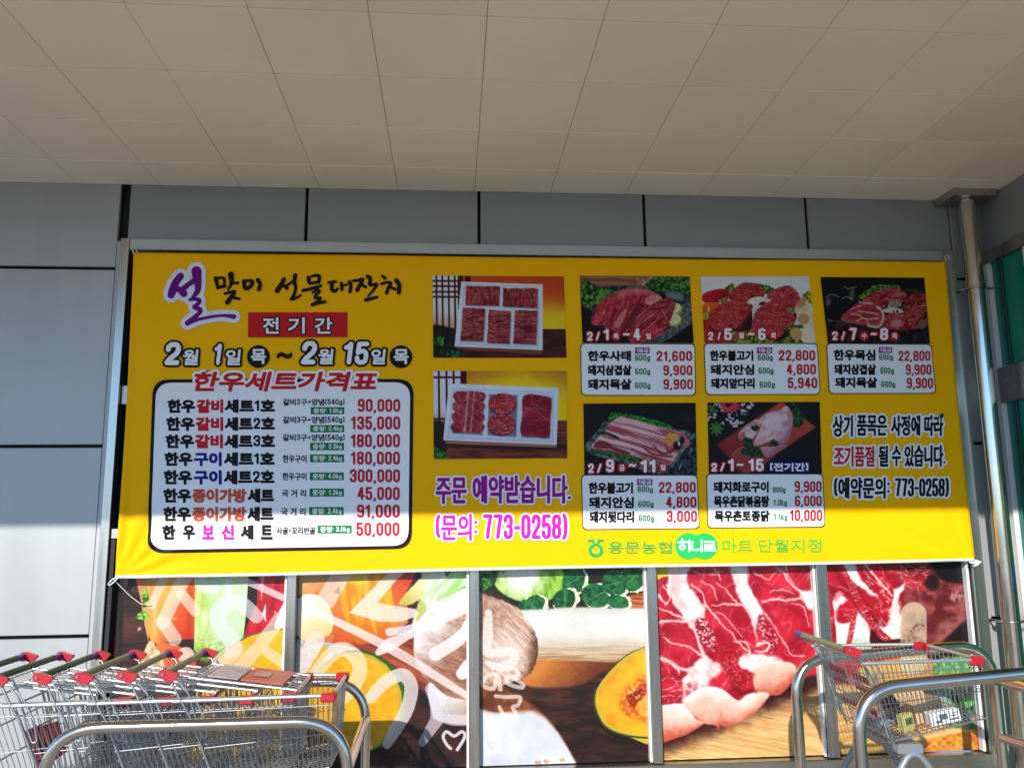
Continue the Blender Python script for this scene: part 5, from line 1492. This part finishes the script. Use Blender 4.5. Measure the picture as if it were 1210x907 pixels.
# --- order line
sh = Sheet()
ow = ((2.0, WHITE),)
text(sh, '주문', Z4, 86, 497, 213, 606, PURPLE, 1.0, ow, 6)
text(sh, '예약받습니다.', Z4, 236, 489, 640, 604, PURPLE, 1.0, ow, 6)
text(sh, '(문의:', Z4, 84, 644, 258, 756, (206, 22, 180), .8, ow, 6)
text(sh, '773-0258)', Z4, 280, 642, 622, 750, (206, 22, 180), 1.0, ow, 6, base=True)
sh.build('order_lettering', ban)

# --- sold-out note at the right
sh = Sheet()
for t, b, c in (('상기', (86, 122, 183, 222), BLACK), ('품목은', (200, 120, 342, 218), BLACK), ('사정에', (360, 121, 497, 217), BLACK), ('따라', (514, 120, 604, 218), BLACK),
                ('조기품절', (93, 264, 285, 361), (206, 30, 50)), ('될', (302, 262, 348, 360), BLACK), ('수', (364, 262, 408, 358), BLACK), ('있습니다.', (423, 259, 615, 361), BLACK),
                ('(예약문의:', (93, 406, 358, 509), BLACK), ('773-0258)', (380, 408, 628, 500), BLACK)):
    text(sh, t, Z7, *b, c, .75, ((2.3, WHITE),), 6, base=(t[0] == '7'))
sh.build('notice_lettering', ban)

# --- shop line with the two green marks
Z8 = (690, 620, 4.172)
G1 = (46, 176, 84)
sh = Sheet()
text(sh, '용문농협', Z8, 118, 80, 432, 140, (66, 176, 64), .25, (), 5)
text(sh, '마트', Z8, 678, 71, 826, 134, (84, 190, 60), .25, (), 5)
text(sh, '단월지점', Z8, 855, 68, 1168, 133, (84, 190, 60), .25, (), 5)
disc(sh, Z8, 512, 103, 65, (40, 190, 92), 4); disc(sh, Z8, 592, 103, 65, (40, 190, 92), 4.4)
rect(sh, Z8, 515, 48, 590, 158, (40, 190, 92), 4.8)
brush(sh, Z8, [([(463, 85), (500, 83)], [9, 9]), ([(482, 68), (482, 82)], [9, 9]), ([(482, 97), (496, 108), (482, 120), (468, 108), (482, 97)], [9] * 5), ([(517, 76), (517, 128)], [10, 10]), ([(508, 84), (519, 84)], [9, 9]), ([(532, 84), (532, 120), (570, 120)], [10, 10, 10]), ([(577, 76), (577, 128)], [10, 10]),
               ([(592, 82), (638, 82)], [9, 9]), ([(636, 82), (636, 98)], [9, 9]), ([(594, 99), (638, 99)], [9, 9]), ([(595, 100), (595, 112)], [9, 9]), ([(594, 112), (640, 112)], [9, 9]), ([(617, 112), (617, 122)], [9, 9]), ([(590, 124), (643, 124)], [9, 9])], WHITE, 7)
a = np.linspace(math.radians(-52), math.radians(232), 22)
brush(sh, Z8, [([(58 + 29 * math.cos(t), 124 + 26 * math.sin(t)) for t in a], [17] * 22), ([(20, 78), (40, 76), (52, 98), (38, 104)], [8, 14, 10, 12]), ([(96, 76), (78, 76), (64, 98), (80, 104)], [8, 14, 10, 12]), ([(44, 68), (58, 98)], [4, 6]), ([(74, 66), (60, 98)], [4, 6])], G1, 5)
sh.build('shop_name_lettering', ban)


# --- the seven pictures
PM = print_mat('printed_picture', .6, .2)


def picture(fn, q, z, label, k=2.0):
    ox, oy, sc = z
    Q = np.array([(ox + x / sc, oy + y / sc) for x, y in q])
    nu = int(np.linalg.norm(Q[1] - Q[0]) * k); nv = int(np.linalg.norm(Q[3] - Q[0]) * k)
    s, t = np.meshgrid(np.linspace(0, 1, nu), np.linspace(0, 1, nv))
    P = ((Q[0] * (1 - s[..., None]) + Q[1] * s[..., None]) * (1 - t[..., None]) + (Q[3] * (1 - s[..., None]) + Q[2] * s[..., None]) * t[..., None])
    o = grid_mesh('picture', local(bpt(P[..., 0], P[..., 1], 1.2)), nu, nv, PM, ban, ink=fn(P[..., 0], P[..., 1]))
    o['label'] = label
    return o


ZA, ZB = (505, 320, 7.118), (505, 435, 7.118)
K1, K2, K3, K4, K5 = (680, 320, 8.345), (825, 320, 8.345), (965, 320, 8.345), (685, 470, 8.345), (830, 470, 8.345)
picture(pic_a, [(44, 40), (1148, 48), (1168, 734), (50, 732)], ZA, 'picture of a white tray with five blocks of cut ribs')
picture(pic_b, [(50, 24), (1168, 26), (1174, 756), (54, 764)], ZB, 'picture of a white tray with three portions of beef')
q1 = picture(pic_1, [(40, 50), (1126, 56), (1162, 716), (66, 712)], K1, 'picture of beef shank with lemon slices')
q2 = picture(pic_2, [(20, 58), (1084, 58), (1146, 714), (58, 712)], K2, 'picture of minced beef patties with mushrooms')
q3 = picture(pic_3, [(28, 66), (1056, 70), (1110, 722), (98, 718)], K3, 'picture of pork neck slices on black')
q4 = picture(pic_4, [(32, 58), (1136, 50), (1152, 760), (44, 764)], K4, 'picture of pork belly slices on a plate')
q5 = picture(pic_5, [(42, 48), (1144, 42), (1168, 748), (56, 752)], K5, 'picture of a plucked chicken on a red board')
ro = ((1.4, (196, 20, 36)),)
for q, z, items in ((q1, K1, (('2', 110, 607, 166, 690), ('/', 196, 606, 236, 690), ('1', 272, 577, 324, 686), ('목', 368, 616, 424, 682), ('~', 466, 618, 530, 642), ('4', 566, 572, 640, 686), ('일', 686, 614, 742, 680))),
                    (q2, K2, (('2', 93, 607, 142, 686), ('/', 186, 606, 214, 686), ('5', 248, 573, 326, 685), ('월', 390, 608, 446, 676), ('~', 484, 614, 546, 642), ('6', 583, 573, 656, 685), ('화', 704, 608, 762, 676))),
                    (q3, K3, (('2', 140, 605, 194, 686), ('/', 230, 604, 266, 686), ('7', 308, 569, 382, 686), ('수', 428, 612, 486, 680), ('~', 520, 614, 582, 640), ('8', 612, 569, 692, 685), ('목', 730, 614, 786, 680))),
                    (q4, K4, (('2', 80, 650, 136, 738), ('/', 168, 648, 212, 738), ('9', 256, 606, 334, 729), ('금', 386, 656, 440, 722), ('~', 480, 650, 552, 680), ('11', 592, 612, 742, 731), ('일', 786, 650, 844, 720))),
                    (q5, K5, (('2', 78, 642, 135, 723), ('/', 165, 640, 210, 723), ('1', 240, 603, 298, 720), ('~', 325, 648, 393, 672), ('15', 440, 602, 592, 719)))):
    sh = Sheet()
    for t, a, b, c, d in items:
        kor = not (t[0] in '0123456789/~')
        if kor:
            cx, cy = (a + c) / 2, (b + d) / 2
            disc(sh, z, cx, cy, 47, (206, 22, 36), 3)
            a, b, c, d = cx - 25, cy - 29, cx + 25, cy + 29
        text(sh, t, z, a, b, c, d, WHITE, .22 if kor else .75, () if kor else ro, 6)
    if q is q5:
        text(sh, '[전기간]', z, 650, 642, 1034, 724, WHITE, .4, ((1.6, (24, 24, 120)),), 6)
    sh.build('date_lettering', q)

# --- the five day-price panels
WT = (196, 24, 44)
for z, quad, rows in (
    (Z3, [(675, 331), (1144, 333), (1146, 546), (678, 545)], (('한우사태', (705, 362, 882, 405), '600g', (898, 378, 960, 408), '21,600', (985, 363, 1131, 404), (898, 349, 958, 374)),
     ('돼지삼겹살', (705, 420, 884, 463), '600g', (898, 434, 960, 464), '9,900', (1013, 421, 1132, 462), None), ('돼지목살', (705, 477, 884, 521), '600g', (898, 491, 961, 521), '9,900', (1013, 478, 1134, 519), None))),
    (Z5, [(42, 374), (565, 375), (577, 612), (50, 613)], (('한우불고기', (70, 407, 269, 457), '600g', (289, 427, 358, 460), '22,800', (385, 407, 553, 455), (286, 394, 356, 423)),
     ('돼지안심', (72, 472, 273, 521), '600g', (293, 487, 361, 521), '4,800', (421, 471, 556, 519), None), ('돼지앞다리', (74, 535, 275, 584), '600g', (297, 551, 367, 585), '5,940', (426, 533, 562, 582), None))),
    (Z5, [(604, 374), (1091, 378), (1112, 606), (616, 608)], (('한우목심', (637, 404, 831, 455), '600g', (848, 424, 913, 457), '22,800', (937, 409, 1085, 456), (846, 392, 909, 420)),
     ('돼지삼겹살', (640, 471, 834, 520), '600g', (854, 486, 917, 520), '9,900', (971, 471, 1090, 520), None), ('돼지목살', (644, 531, 840, 580), '600g', (858, 549, 923, 582), '9,900', (976, 533, 1097, 582), None))),
    (Z6, [(62, 380), (580, 381), (590, 622), (68, 627)], (('한우불고기', (95, 414, 293, 466), '600g', (313, 432, 382, 464), '22,800', (407, 413, 572, 461), (311, 400, 380, 428)),
     ('돼지안심', (97, 479, 297, 530), '600g', (316, 497, 385, 530), '4,800', (440, 478, 575, 527), None), ('돼지뒷다리', (99, 543, 299, 595), '600g', (319, 560, 387, 594), '3,000', (443, 541, 578, 591), None))),
    (Z6, [(618, 376), (1139, 376), (1151, 615), (624, 620)], (('돼지화로구이', (650, 411, 896, 461), '800g', (914, 435, 971, 466), '9,900', (1011, 409, 1132, 458), None),
     ('목우촌닭볶음탕', (652, 474, 899, 526), '1.0kg', (917, 491, 977, 524), '6,000', (1013, 473, 1133, 521), None), ('목우촌토종닭', (655, 540, 901, 590), '1.1kg', (918, 555, 980, 589), '10,000', (990, 537, 1136, 587), None)))):
    pp = panel('price_panel', quad, 5.5, 1.0, ban, z)
    sh = Sheet()
    for a, ab, g, gb, p, pb, tg in rows:
        text(sh, a, z, *ab, BLACK, .68, (), 6)
        text(sh, g, z, *gb, GREEN, .32, (), 6, base=False)
        text(sh, p, z, *pb, WT, .7, (), 6)
        if tg:
            rect(sh, z, *tg, PURPLE, 5)
            text(sh, '1등급', z, tg[0] + 6, tg[1] + 4, tg[2] - 5, tg[3] - 4, WHITE, .12, (), 7)
    sh.build('price_lettering', pp)

# --- ties at the corners
rope = mat('tie_cord', (.62, .62, .6), .8, bump=.2, bscale=300)


def cord(pts, r=.004):
    m = MB()
    m.tube([local(at(x, y, Y)) for x, y, Y in pts], r, 6)
    return m.build('tie_cord', rope, ban)


cord([(138, 682, YB - .006), (133, 684, YB - .02), (129, 688, -.075), (127.5, 690, -.068), (130, 691, -.075), (135, 687, YB - .018), (139, 683, YB - .012)])
cord([(134, 684, YB - .012), (142, 692, -.075), (153, 703, -.05), (166, 713, -.02), (176, 714, -.012)], .0026)
m = MB()
for (dx, dy) in ((0, 0), (3, 1), (6, -2), (5, 4), (8, 1)):
    c = local(at(1148 + dx, 664 + dy * .8, YB - .012))
    m.tube([c + np.array((-.016, 0, .008 * math.sin(dx))), c, c + np.array((.018, -.006, -.010 * math.cos(dx * 2)))], [.004, .009, .004], 6)
m.build('tie_knot', rope, ban)
cord([(1150, 664, YB - .01), (1156, 668, -.075), (1158, 663, -.066), (1152, 662, YB - .008)], .0035)
for x, y in ((158, 298), (1118, 307)):
    cord([(x, y + 2, YB - .004), (x - 2, y - 4, -.08), (x + 2, y - 6, -.075), (x + 4, y, YB - .003)], .004)

# ------------------------------------------------------------------ trolley bays
def bay(name, label, near, far, zn, zf, bars, r=.0235):
    """near / far: (x0, x1, y); zn / zf: tube-top heights at the two ends"""
    o = empty(name, ((near[0] + near[1]) / 2, (near[2] + far[2]) / 2, 0))
    tag(o, label, 'rail', 'steel trolley rails')
    off = np.array(o.location)
    for (x0, x1, y), (z0, z1) in ((near, zn), (far, zf)):
        m = MB()
        P = bend([(x0, y, 0), (x0, y, z0 - r), (x1, y, z1 - r), (x1, y, 0)], .21, 10)
        m.tube([np.array(p) - off for p in P], r, 16)
        m.build('hoop', TUBE, o)
        for x in (x0, x1):
            m = MB(); m.tube([np.array((x, y, 0)) - off, np.array((x, y, .012)) - off], .05, 16); m.build('floor_flange', STEEL, o)
    for z in bars:
        m = MB(); m.tube([np.array((near[1], near[2] + r * .6, z)) - off, np.array((far[1], far[2] - r * .6, z)) - off], r * .92, 14); m.build('cross_bar', TUBE, o)
    return o


bay('trolley_rail', 'low polished steel rail around the row of nested trolleys', (-1.60, -.415, -1.62), (-1.60, -.43, -.75), (.914, .914), (.905, .905), (.70, .38))
bay('trolley_rail', 'taller polished steel rail around the single trolley at the right', (1.735, 3.10, -1.62), (1.845, 2.965, -.72), (.985, 1.075), (.955, 1.02), (.80, .507), .028)

# ------------------------------------------------------------------ trolleys
WIRE = mat('zinc_wire', (.40, .41, .42), .48, 1.0, var=.2, vscale=20, rvar=.12)
RIM = mat('zinc_rim', (.60, .60, .60), .45, .85, var=.08, vscale=10)
REDP = mat('red_plastic', (.37, .008, .018), .42, var=.08, vscale=8)
DREDP = mat('dark_red_plastic', (.11, .006, .009), .45, var=.1, vscale=8)
GRN = mat('green_handle', (.008, .085, .05), .5, var=.1, vscale=12)
OLIVE = mat('olive_handle', (.17, .19, .105), .4, var=.2, vscale=14)
BLUE_ = mat('blue_handle', (.035, .04, .30), .35)
CHAS = mat('grey_painted_steel', (.22, .235, .25), .4, .3, var=.06, vscale=8)
TYRE = mat('grey_tyre', (.07, .07, .07), .7)


def handle(root, w, hz, green):
    m = MB()
    m.tube([(0, -w + .01, hz), (0, w - .075, hz)], .0145, 12)
    m.build('handle', green, root)
    m = MB(); m.tube([(0, w - .075, hz), (0, w - .012, hz)], .0152, 12); m.build('handle_sleeve', BLUE_, root)
    for s in (-1, 1):
        m = MB()
        prof = [(-.018, hz + .010), (-.010, hz + .019), (.012, hz + .019), (.060, hz + .002), (.064, hz - .006), (.042, hz - .029), (.022, hz - .028), (-.015, hz - .012)]
        y = s * w
        m.prism(prof, 1, y - .011, y + .011)
        m.tube([(.0, y - .0155, hz + .002), (.0, y - .014, hz + .002)], .007, 8, mi=1)
        m.build('handle_bracket', [REDP, STEEL], root)


def basket(root, p):
    """p: hz, rz (rim), x0, x1 (rim ends), tw0, tw1 (half widths on top), bx0, bz0, bx1, bz1 (bottom ends), bw0, bw1"""
    x0, x1, rz = p['x0'], p['x1'], p['rz']
    def top(t, s): return np.array((x0 + (x1 - x0) * t, s * (p['tw0'] + (p['tw1'] - p['tw0']) * t), rz))
    def bot(t, s): return np.array((p['bx0'] + (p['bx1'] - p['bx0']) * t, s * (p['bw0'] + (p['bw1'] - p['bw0']) * t), p['bz0'] + (p['bz1'] - p['bz0']) * t))
    m = MB()
    tr, r2 = .0020, .0025
    for s in (-1, 1):
        for k in range(24):
            t = (k + .5) / 24
            m.tube([top(t, s), bot(t, s)], tr, 4, caps=False)
        for h in (.13, .52, .99):
            a, b = top(0, s) * (1 - h) + bot(0, s) * h, top(1, s) * (1 - h) + bot(1, s) * h
            a[1] += s * .004; b[1] += s * .004
            m.tube([a, b], r2, 5, caps=False)
    for k in range(12):
        q = -1 + 2 * (k + .5) / 12
        m.tube([top(1, 1) * (1 + q) / 2 + top(1, -1) * (1 - q) / 2, bot(1, 1) * (1 + q) / 2 + bot(1, -1) * (1 - q) / 2], tr, 4, caps=False)
        m.tube([bot(0, 1) * (1 + q) / 2 + bot(0, -1) * (1 - q) / 2, bot(1, 1) * (1 + q) / 2 + bot(1, -1) * (1 - q) / 2], tr, 4, caps=False)
    for h in (.13, .52, .99):
        a, b = top(1, 1) * (1 - h) + bot(1, 1) * h, top(1, -1) * (1 - h) + bot(1, -1) * h
        a[0] += .004; b[0] += .004
        m.tube([a, b], r2, 5, caps=False)
    for k in range(15):
        t = (k + .5) / 15
        a, b = bot(t, 1), bot(t, -1)
        a[2] -= .003; b[2] -= .003
        m.tube([a, b], tr, 4, caps=False)
    m.build('wire_basket', WIRE, root)
    m = MB()
    m.tube(bend([top(-.06, -1), top(1, -1), top(1, 1), top(-.06, 1)], .03, 4), .0085, 8)
    m.build('rim', RIM, root)
    for s in (-1, 1):
        m = MB(); c = top(1, s)
        m.box((c[0] - .052, c[1] - .013, c[2] - .026), (c[0] + .012, c[1] + .013, c[2] + .011), bev=.006)
        m.box((c[0] - .014, c[1] - s * .033 - .02, c[2] - .025), (c[0] + .0115, c[1] - s * .033 + .02, c[2] + .010), bev=.005)
        m.build('corner_bumper', REDP, root)
    # uprights from handle to the tail of the basket
    w, hz = p['w'], p['hz']
    m = MB()
    for s in (-1, 1):
        e = bot(0, s); y = s * (w - .012)
        m.tube(bend([(.03, y, hz - .03), (.065, y, rz + .015), (.11, y * .98, rz - .06), (e[0] + .02, e[1] * 1.06, e[2] - .02)], .05, 4), .0052, 6)
        m.tube(bend([(.06, y * .99, hz - .035), (.10, y * .985, rz + .03), (.145, y * .97, rz - .10), (.165, y * .96, rz - .15), (.185, y * .96, rz - .145), (.165, y * .97, rz - .06), (.12, y * .97, rz + .02)], .012, 4), .0040, 6)
        m.tube([(-.005, y * .9, hz - .01), (.05, y * .82, hz - .02), (.09, y * .80, rz + .01), (.13, y * .8, rz - .02)], .0035, 6)
    for h in (.0, .3, .62):
        a = top(0, -1) * (1 - h) + bot(0, -1) * h; b = top(0, 1) * (1 - h) + bot(0, 1) * h
        m.tube([a, b], .0042, 6)
    m.build('back_frame', WIRE, root)


def gate(root, p, flat):
    """hinged wire back of the basket: folded forward over the load when trolleys are nested"""
    m = MB()
    hz, rz = p['hz'], p['rz']
    if flat:
        a, b = np.array((.07, 0, rz + .075)), np.array((.53, 0, rz + .012))
        hw = .17
    else:
        a, b = np.array((.085, 0, rz + .01)), np.array((p['bx0'] - .01, 0, p['bz0'] + .03))
        hw = p['tw0'] - .03
    L_ = lambda u, y: a * (1 - u) + b * u + np.array((0, y, 0))
    m.tube([L_(0, -hw), L_(1, -hw)], .0062, 8); m.tube([L_(0, hw), L_(1, hw)], .0062, 8)
    ng = 7 if flat else 13
    for k in range(ng):
        y = -hw + 2 * hw * (k + 1) / (ng + 1)
        m.tube([L_(0, y) - (0, 0, .004), L_(1, y) - (0, 0, .004)], .0021, 4, caps=False)
    for u in ((.0, .10, .36, .90, 1.0) if flat else (.0, .2, .4, .6, .8, 1.0)):
        m.tube([L_(u, -hw), L_(u, hw)], .0034, 5, caps=False)
    return m.build('folding_gate', RIM if flat else WIRE, root), L_, hw


def chassis(root, p):
    m = MB()
    e = np.array((p['bx0'], 0, p['bz0']))
    for s in (-1, 1):
        y = s * (p['bw0'] - .02)
        k = (p['bx0'] + .12, y, p['bz0'] - .01)
        m.tube(bend([(-.04, s * .24, .135), k, (p['x1'] + .02, s * .17, .135)], .07, 6), .016, 8)
    m.tube([(-.04, -.24, .135), (-.04, .24, .135)], .012, 8)
    m.tube([(p['x1'] + .02, -.17, .135), (p['x1'] + .02, .17, .135)], .012, 8)
    m.build('chassis', CHAS, root)
    m = MB()
    x = p['bx0'] + .10
    m.box((x - .05, -p['bw0'] + .012, p['bz0'] - .062), (x + .075, p['bw0'] - .012, p['bz0'] - .012), bev=.012)
    m.build('support_plate', CHAS, root)
    for s in (-1, 1):
        for xx, yy in ((-.04, .24), (p['x1'] + .02, .17)):
            m = MB()
            m.tube([(xx - .03, s * yy - .013, .06), (xx - .03, s * yy + .013, .06)], .06, 20)
            o = m.build('wheel', TYRE, root)
            f = MB(); f.prism([(xx - .052, .055), (xx - .008, .055), (xx + .018, .135), (xx - .02, .135)], 1, s * yy - .021, s * yy - .015)
            f.prism([(xx - .052, .055), (xx - .008, .055), (xx + .018, .135), (xx - .02, .135)], 1, s * yy + .015, s * yy + .021)
            f.build('fork', STEEL, o)


PL = dict(hz=1.066, rz=.955, x0=.075, x1=.695, tw0=.272, tw1=.236, bx0=.22, bz0=.575, bx1=.685, bz1=.655, bw0=.215, bw1=.205, w=.29)


def make_trolley(p, green, flat):
    root = empty('shopping_trolley')
    handle(root, p['w'], p['hz'], green)
    basket(root, p)
    g_, L_, hw = gate(root, p, flat)
    chassis(root, p)
    return root, L_, hw


def copy_thing(o):
    r = o.copy(); COL.objects.link(r)
    for ch in o.children:
        c = ch.copy(); COL.objects.link(c); c.parent = r
        for gch in ch.children:
            d = gch.copy(); COL.objects.link(d); d.parent = c
    return r


GRP = 'shopping trolleys'
first, L_, hw = make_trolley(PL, OLIVE, True)
heads = [-1.20, -1.37, -1.54, -1.71, -1.88, -2.05]
labs = ['foremost trolley of the nested row, with a red placard lying on its folded gate',
        'nested trolley just behind the foremost one, with an olive handle',
        'nested trolley with an olive handle, third from the front of the row',
        'nested trolley fourth from the front, first with a dark green handle',
        'nested trolley with a dark green handle, last but one in the row',
        'rearmost nested trolley at the left edge, with a dark red flap in its basket']
row = []
for k, (x, lab) in enumerate(zip(heads, labs)):
    t = first if k == 0 else copy_thing(first)
    t.location = (x, -1.21 + (0, .004, -.006, .003, -.004, .005)[k], 0)
    t.rotation_euler = (0, 0, (0, .006, -.004, .007, -.006, .004)[k])
    tag(t, lab, 'shopping cart', GRP)
    row.append(t)
for t in row[3:]:
    for ch in t.children:
        if ch.name.split('.')[0] == 'handle':
            ch.data = ch.data.copy(); ch.data.materials[0] = GRN
# red placard on the gate of the first, dark flap in the last
m = MB()
a, b = L_(.46, 0), L_(.86, 0)
n_ = np.array((0, 0, .011))
hw2 = .14
m.face([a + (0, -hw2, .006), b + (0, -hw2, .006), b + (0, hw2, .006), a + (0, hw2, .006), a + (0, -hw2, .014), b + (0, -hw2, .014), b + (0, hw2, .014), a + (0, hw2, .014)],
       [(0, 3, 2, 1), (4, 5, 6, 7), (0, 1, 5, 4), (1, 2, 6, 5), (2, 3, 7, 6), (3, 0, 4, 7)])
m.build('placard', mat('faded_red_placard', (.42, .085, .05), .4, var=.15, vscale=9), row[0])
m = MB()
a, b = L_(.14, 0), L_(.43, 0)
m.face([a + (0, -.13, .006), b + (0, -.13, .006), b + (0, .13, .006), a + (0, .13, .006), a + (0, -.13, .010), b + (0, -.13, .010), b + (0, .13, .010), a + (0, .13, .010)],
       [(0, 3, 2, 1), (4, 5, 6, 7), (0, 1, 5, 4), (1, 2, 6, 5), (2, 3, 7, 6), (3, 0, 4, 7)])
m.build('faded_plate', mat('faded_print', (.42, .34, .35), .4, var=.4, vscale=26), row[0])
m = MB()
a, b = L_(.50, 0), L_(.66, 0)
m.face([a + (.01, -.06, .0155), b + (.01, -.06, .0155), b + (.01, .055, .0155), a + (.01, .055, .0155)], [(0, 1, 2, 3)])
m.build('placard_print', mat('pale_red_print', (.50, .26, .20), .5, var=.35, vscale=60), row[0])
m = MB()
for z0, z1, x0 in ((.70, .775, .205), (.615, .69, .245)):
    pass
m.face([(.275, -.22, .845), (.40, -.217, .875), (.435, -.195, .745), (.32, -.20, .665), (.275, -.21, .845), (.40, -.207, .875), (.435, -.185, .745), (.32, -.19, .665)],
       [(0, 1, 2, 3), (4, 7, 6, 5), (0, 4, 5, 1), (1, 5, 6, 2), (2, 6, 7, 3), (3, 7, 4, 0)])
m.build('seat_flap', DREDP, row[5])

PR = dict(hz=1.093, rz=1.032, x0=.10, x1=.65, tw0=.262, tw1=.232, bx0=.19, bz0=.675, bx1=.665, bz1=.765, bw0=.215, bw1=.205, w=.275)
rt, L2, hw = make_trolley(PR, OLIVE, False)
rt.location = (1.795, -1.175, 0)
tag(rt, 'single trolley at the right with a cardboard box lying in its basket', 'shopping cart', GRP)
m = MB()
for u0, u1, y0, y1 in ((.28, .36, -.20, -.05), (.28, .36, .04, .20), (.42, .50, -.19, -.04), (.42, .50, .05, .19), (.74, .80, -.16, .16)):
    q = [L2(u0, y0), L2(u0, y1), L2(u1, y1), L2(u1, y0)]
    m.face([v + (.010, 0, .004) for v in q] + [v + (.016, 0, .008) for v in q], [(0, 1, 2, 3), (4, 7, 6, 5), (0, 4, 5, 1), (1, 5, 6, 2), (2, 6, 7, 3), (3, 7, 4, 0)])
m.build('seat_slats', REDP, rt)

# ------------------------------------------------------------------ what lies in the single trolley
fl = lambda x: .675 + (x - .19) / (.665 - .19) * (.765 - .675) + .004
CARD = mat('corrugated_card', (.52, .34, .19), .8, var=.1, vscale=14)
X_ = 1.795
t = empty('cardboard_box', (X_ + .455, -1.23, fl(.455) + .012), .10)
tag(t, 'small open brown cardboard box lying in the basket of the single trolley', 'box')
t.rotation_euler = (0, -.19, .1)
m = MB()
m.box((-.075, -.055, 0), (.075, .055, .003)); m.box((-.075, -.055, .003), (.075, -.052, .085)); m.box((-.075, .052, .003), (.075, .055, .085)); m.box((-.075, -.052, .003), (-.072, .052, .085)); m.box((.072, -.052, .003), (.075, .052, .085))
m.build('carton', CARD, t)
m = MB(); m.face([(-.075, .055, .085), (.075, .055, .085), (.072, .10, .105), (-.072, .10, .105), (-.075, .053, .083), (.075, .053, .083), (.072, .098, .103), (-.072, .098, .103)], [(0, 1, 2, 3), (4, 7, 6, 5), (0, 4, 5, 1), (1, 5, 6, 2), (2, 6, 7, 3), (3, 7, 4, 0)])
m.build('flap', CARD, t)
t = empty('printed_carton', (X_ + .485, -1.345, fl(.485) + .012), -.05)
t.rotation_euler = (0, -.19, -.05)
tag(t, 'white carton with blue grey print in front of the cardboard box in the single trolley', 'carton')
m = MB(); m.box((-.07, -.03, 0), (.07, .03, .056), bev=.003); m.build('carton', mat('white_card', (.70, .70, .72), .6), t)
m = MB()
for a, b, c, d in ((-.05, .010, -.02, .022), (-.03, .022, .01, .046), (.02, .012, .055, .02), (.025, .028, .05, .034), (.03, .04, .06, .044)):
    m.box((a, -.0312, b), (c, -.0303, d))
m.build('print_marks', mat('blue_grey_print', (.06, .075, .10), .6), t)
t = empty('yellow_packet', (X_ + .315, -1.33, fl(.315) + .012), .2)
t.rotation_euler = (.05, -.19, .25)
tag(t, 'small yellow green packet standing at the back of the basket of the single trolley', 'packet')
m = MB(); m.box((-.034, -.02, 0), (.034, .02, .075), bev=.004); m.build('packet', mat('yellow_green_card', (.46, .43, .12), .5), t)
m = MB(); m.box((-.02, -.0212, .03), (.022, -.0203, .06)); m.build('packet_print', mat('dark_green_print', (.04, .10, .03), .6), t)
t = empty('crumpled_wrapper', (X_ + .26, -1.22, fl(.26) + .008))
tag(t, 'blue and clear crumpled wrapper on the floor of the single trolley', 'wrapper')
m = MB()
ng = 9
V = []
for i in range(ng):
    for j in range(ng):
        V.append(((i / (ng - 1) - .5) * .13, (j / (ng - 1) - .5) * .12, .012 + .035 * random.random() + (i / (ng - 1) - .5) * .026))
m.face(V, [(i * ng + j, i * ng + j + 1, (i + 1) * ng + j + 1, (i + 1) * ng + j) for i in range(ng - 1) for j in range(ng - 1)])
o = m.build('film', mat('blue_film', (.22, .26, .34), .25), t)
sd = o.modifiers.new('thick', 'SOLIDIFY'); sd.thickness = .001
bpy.context.view_layer.update()
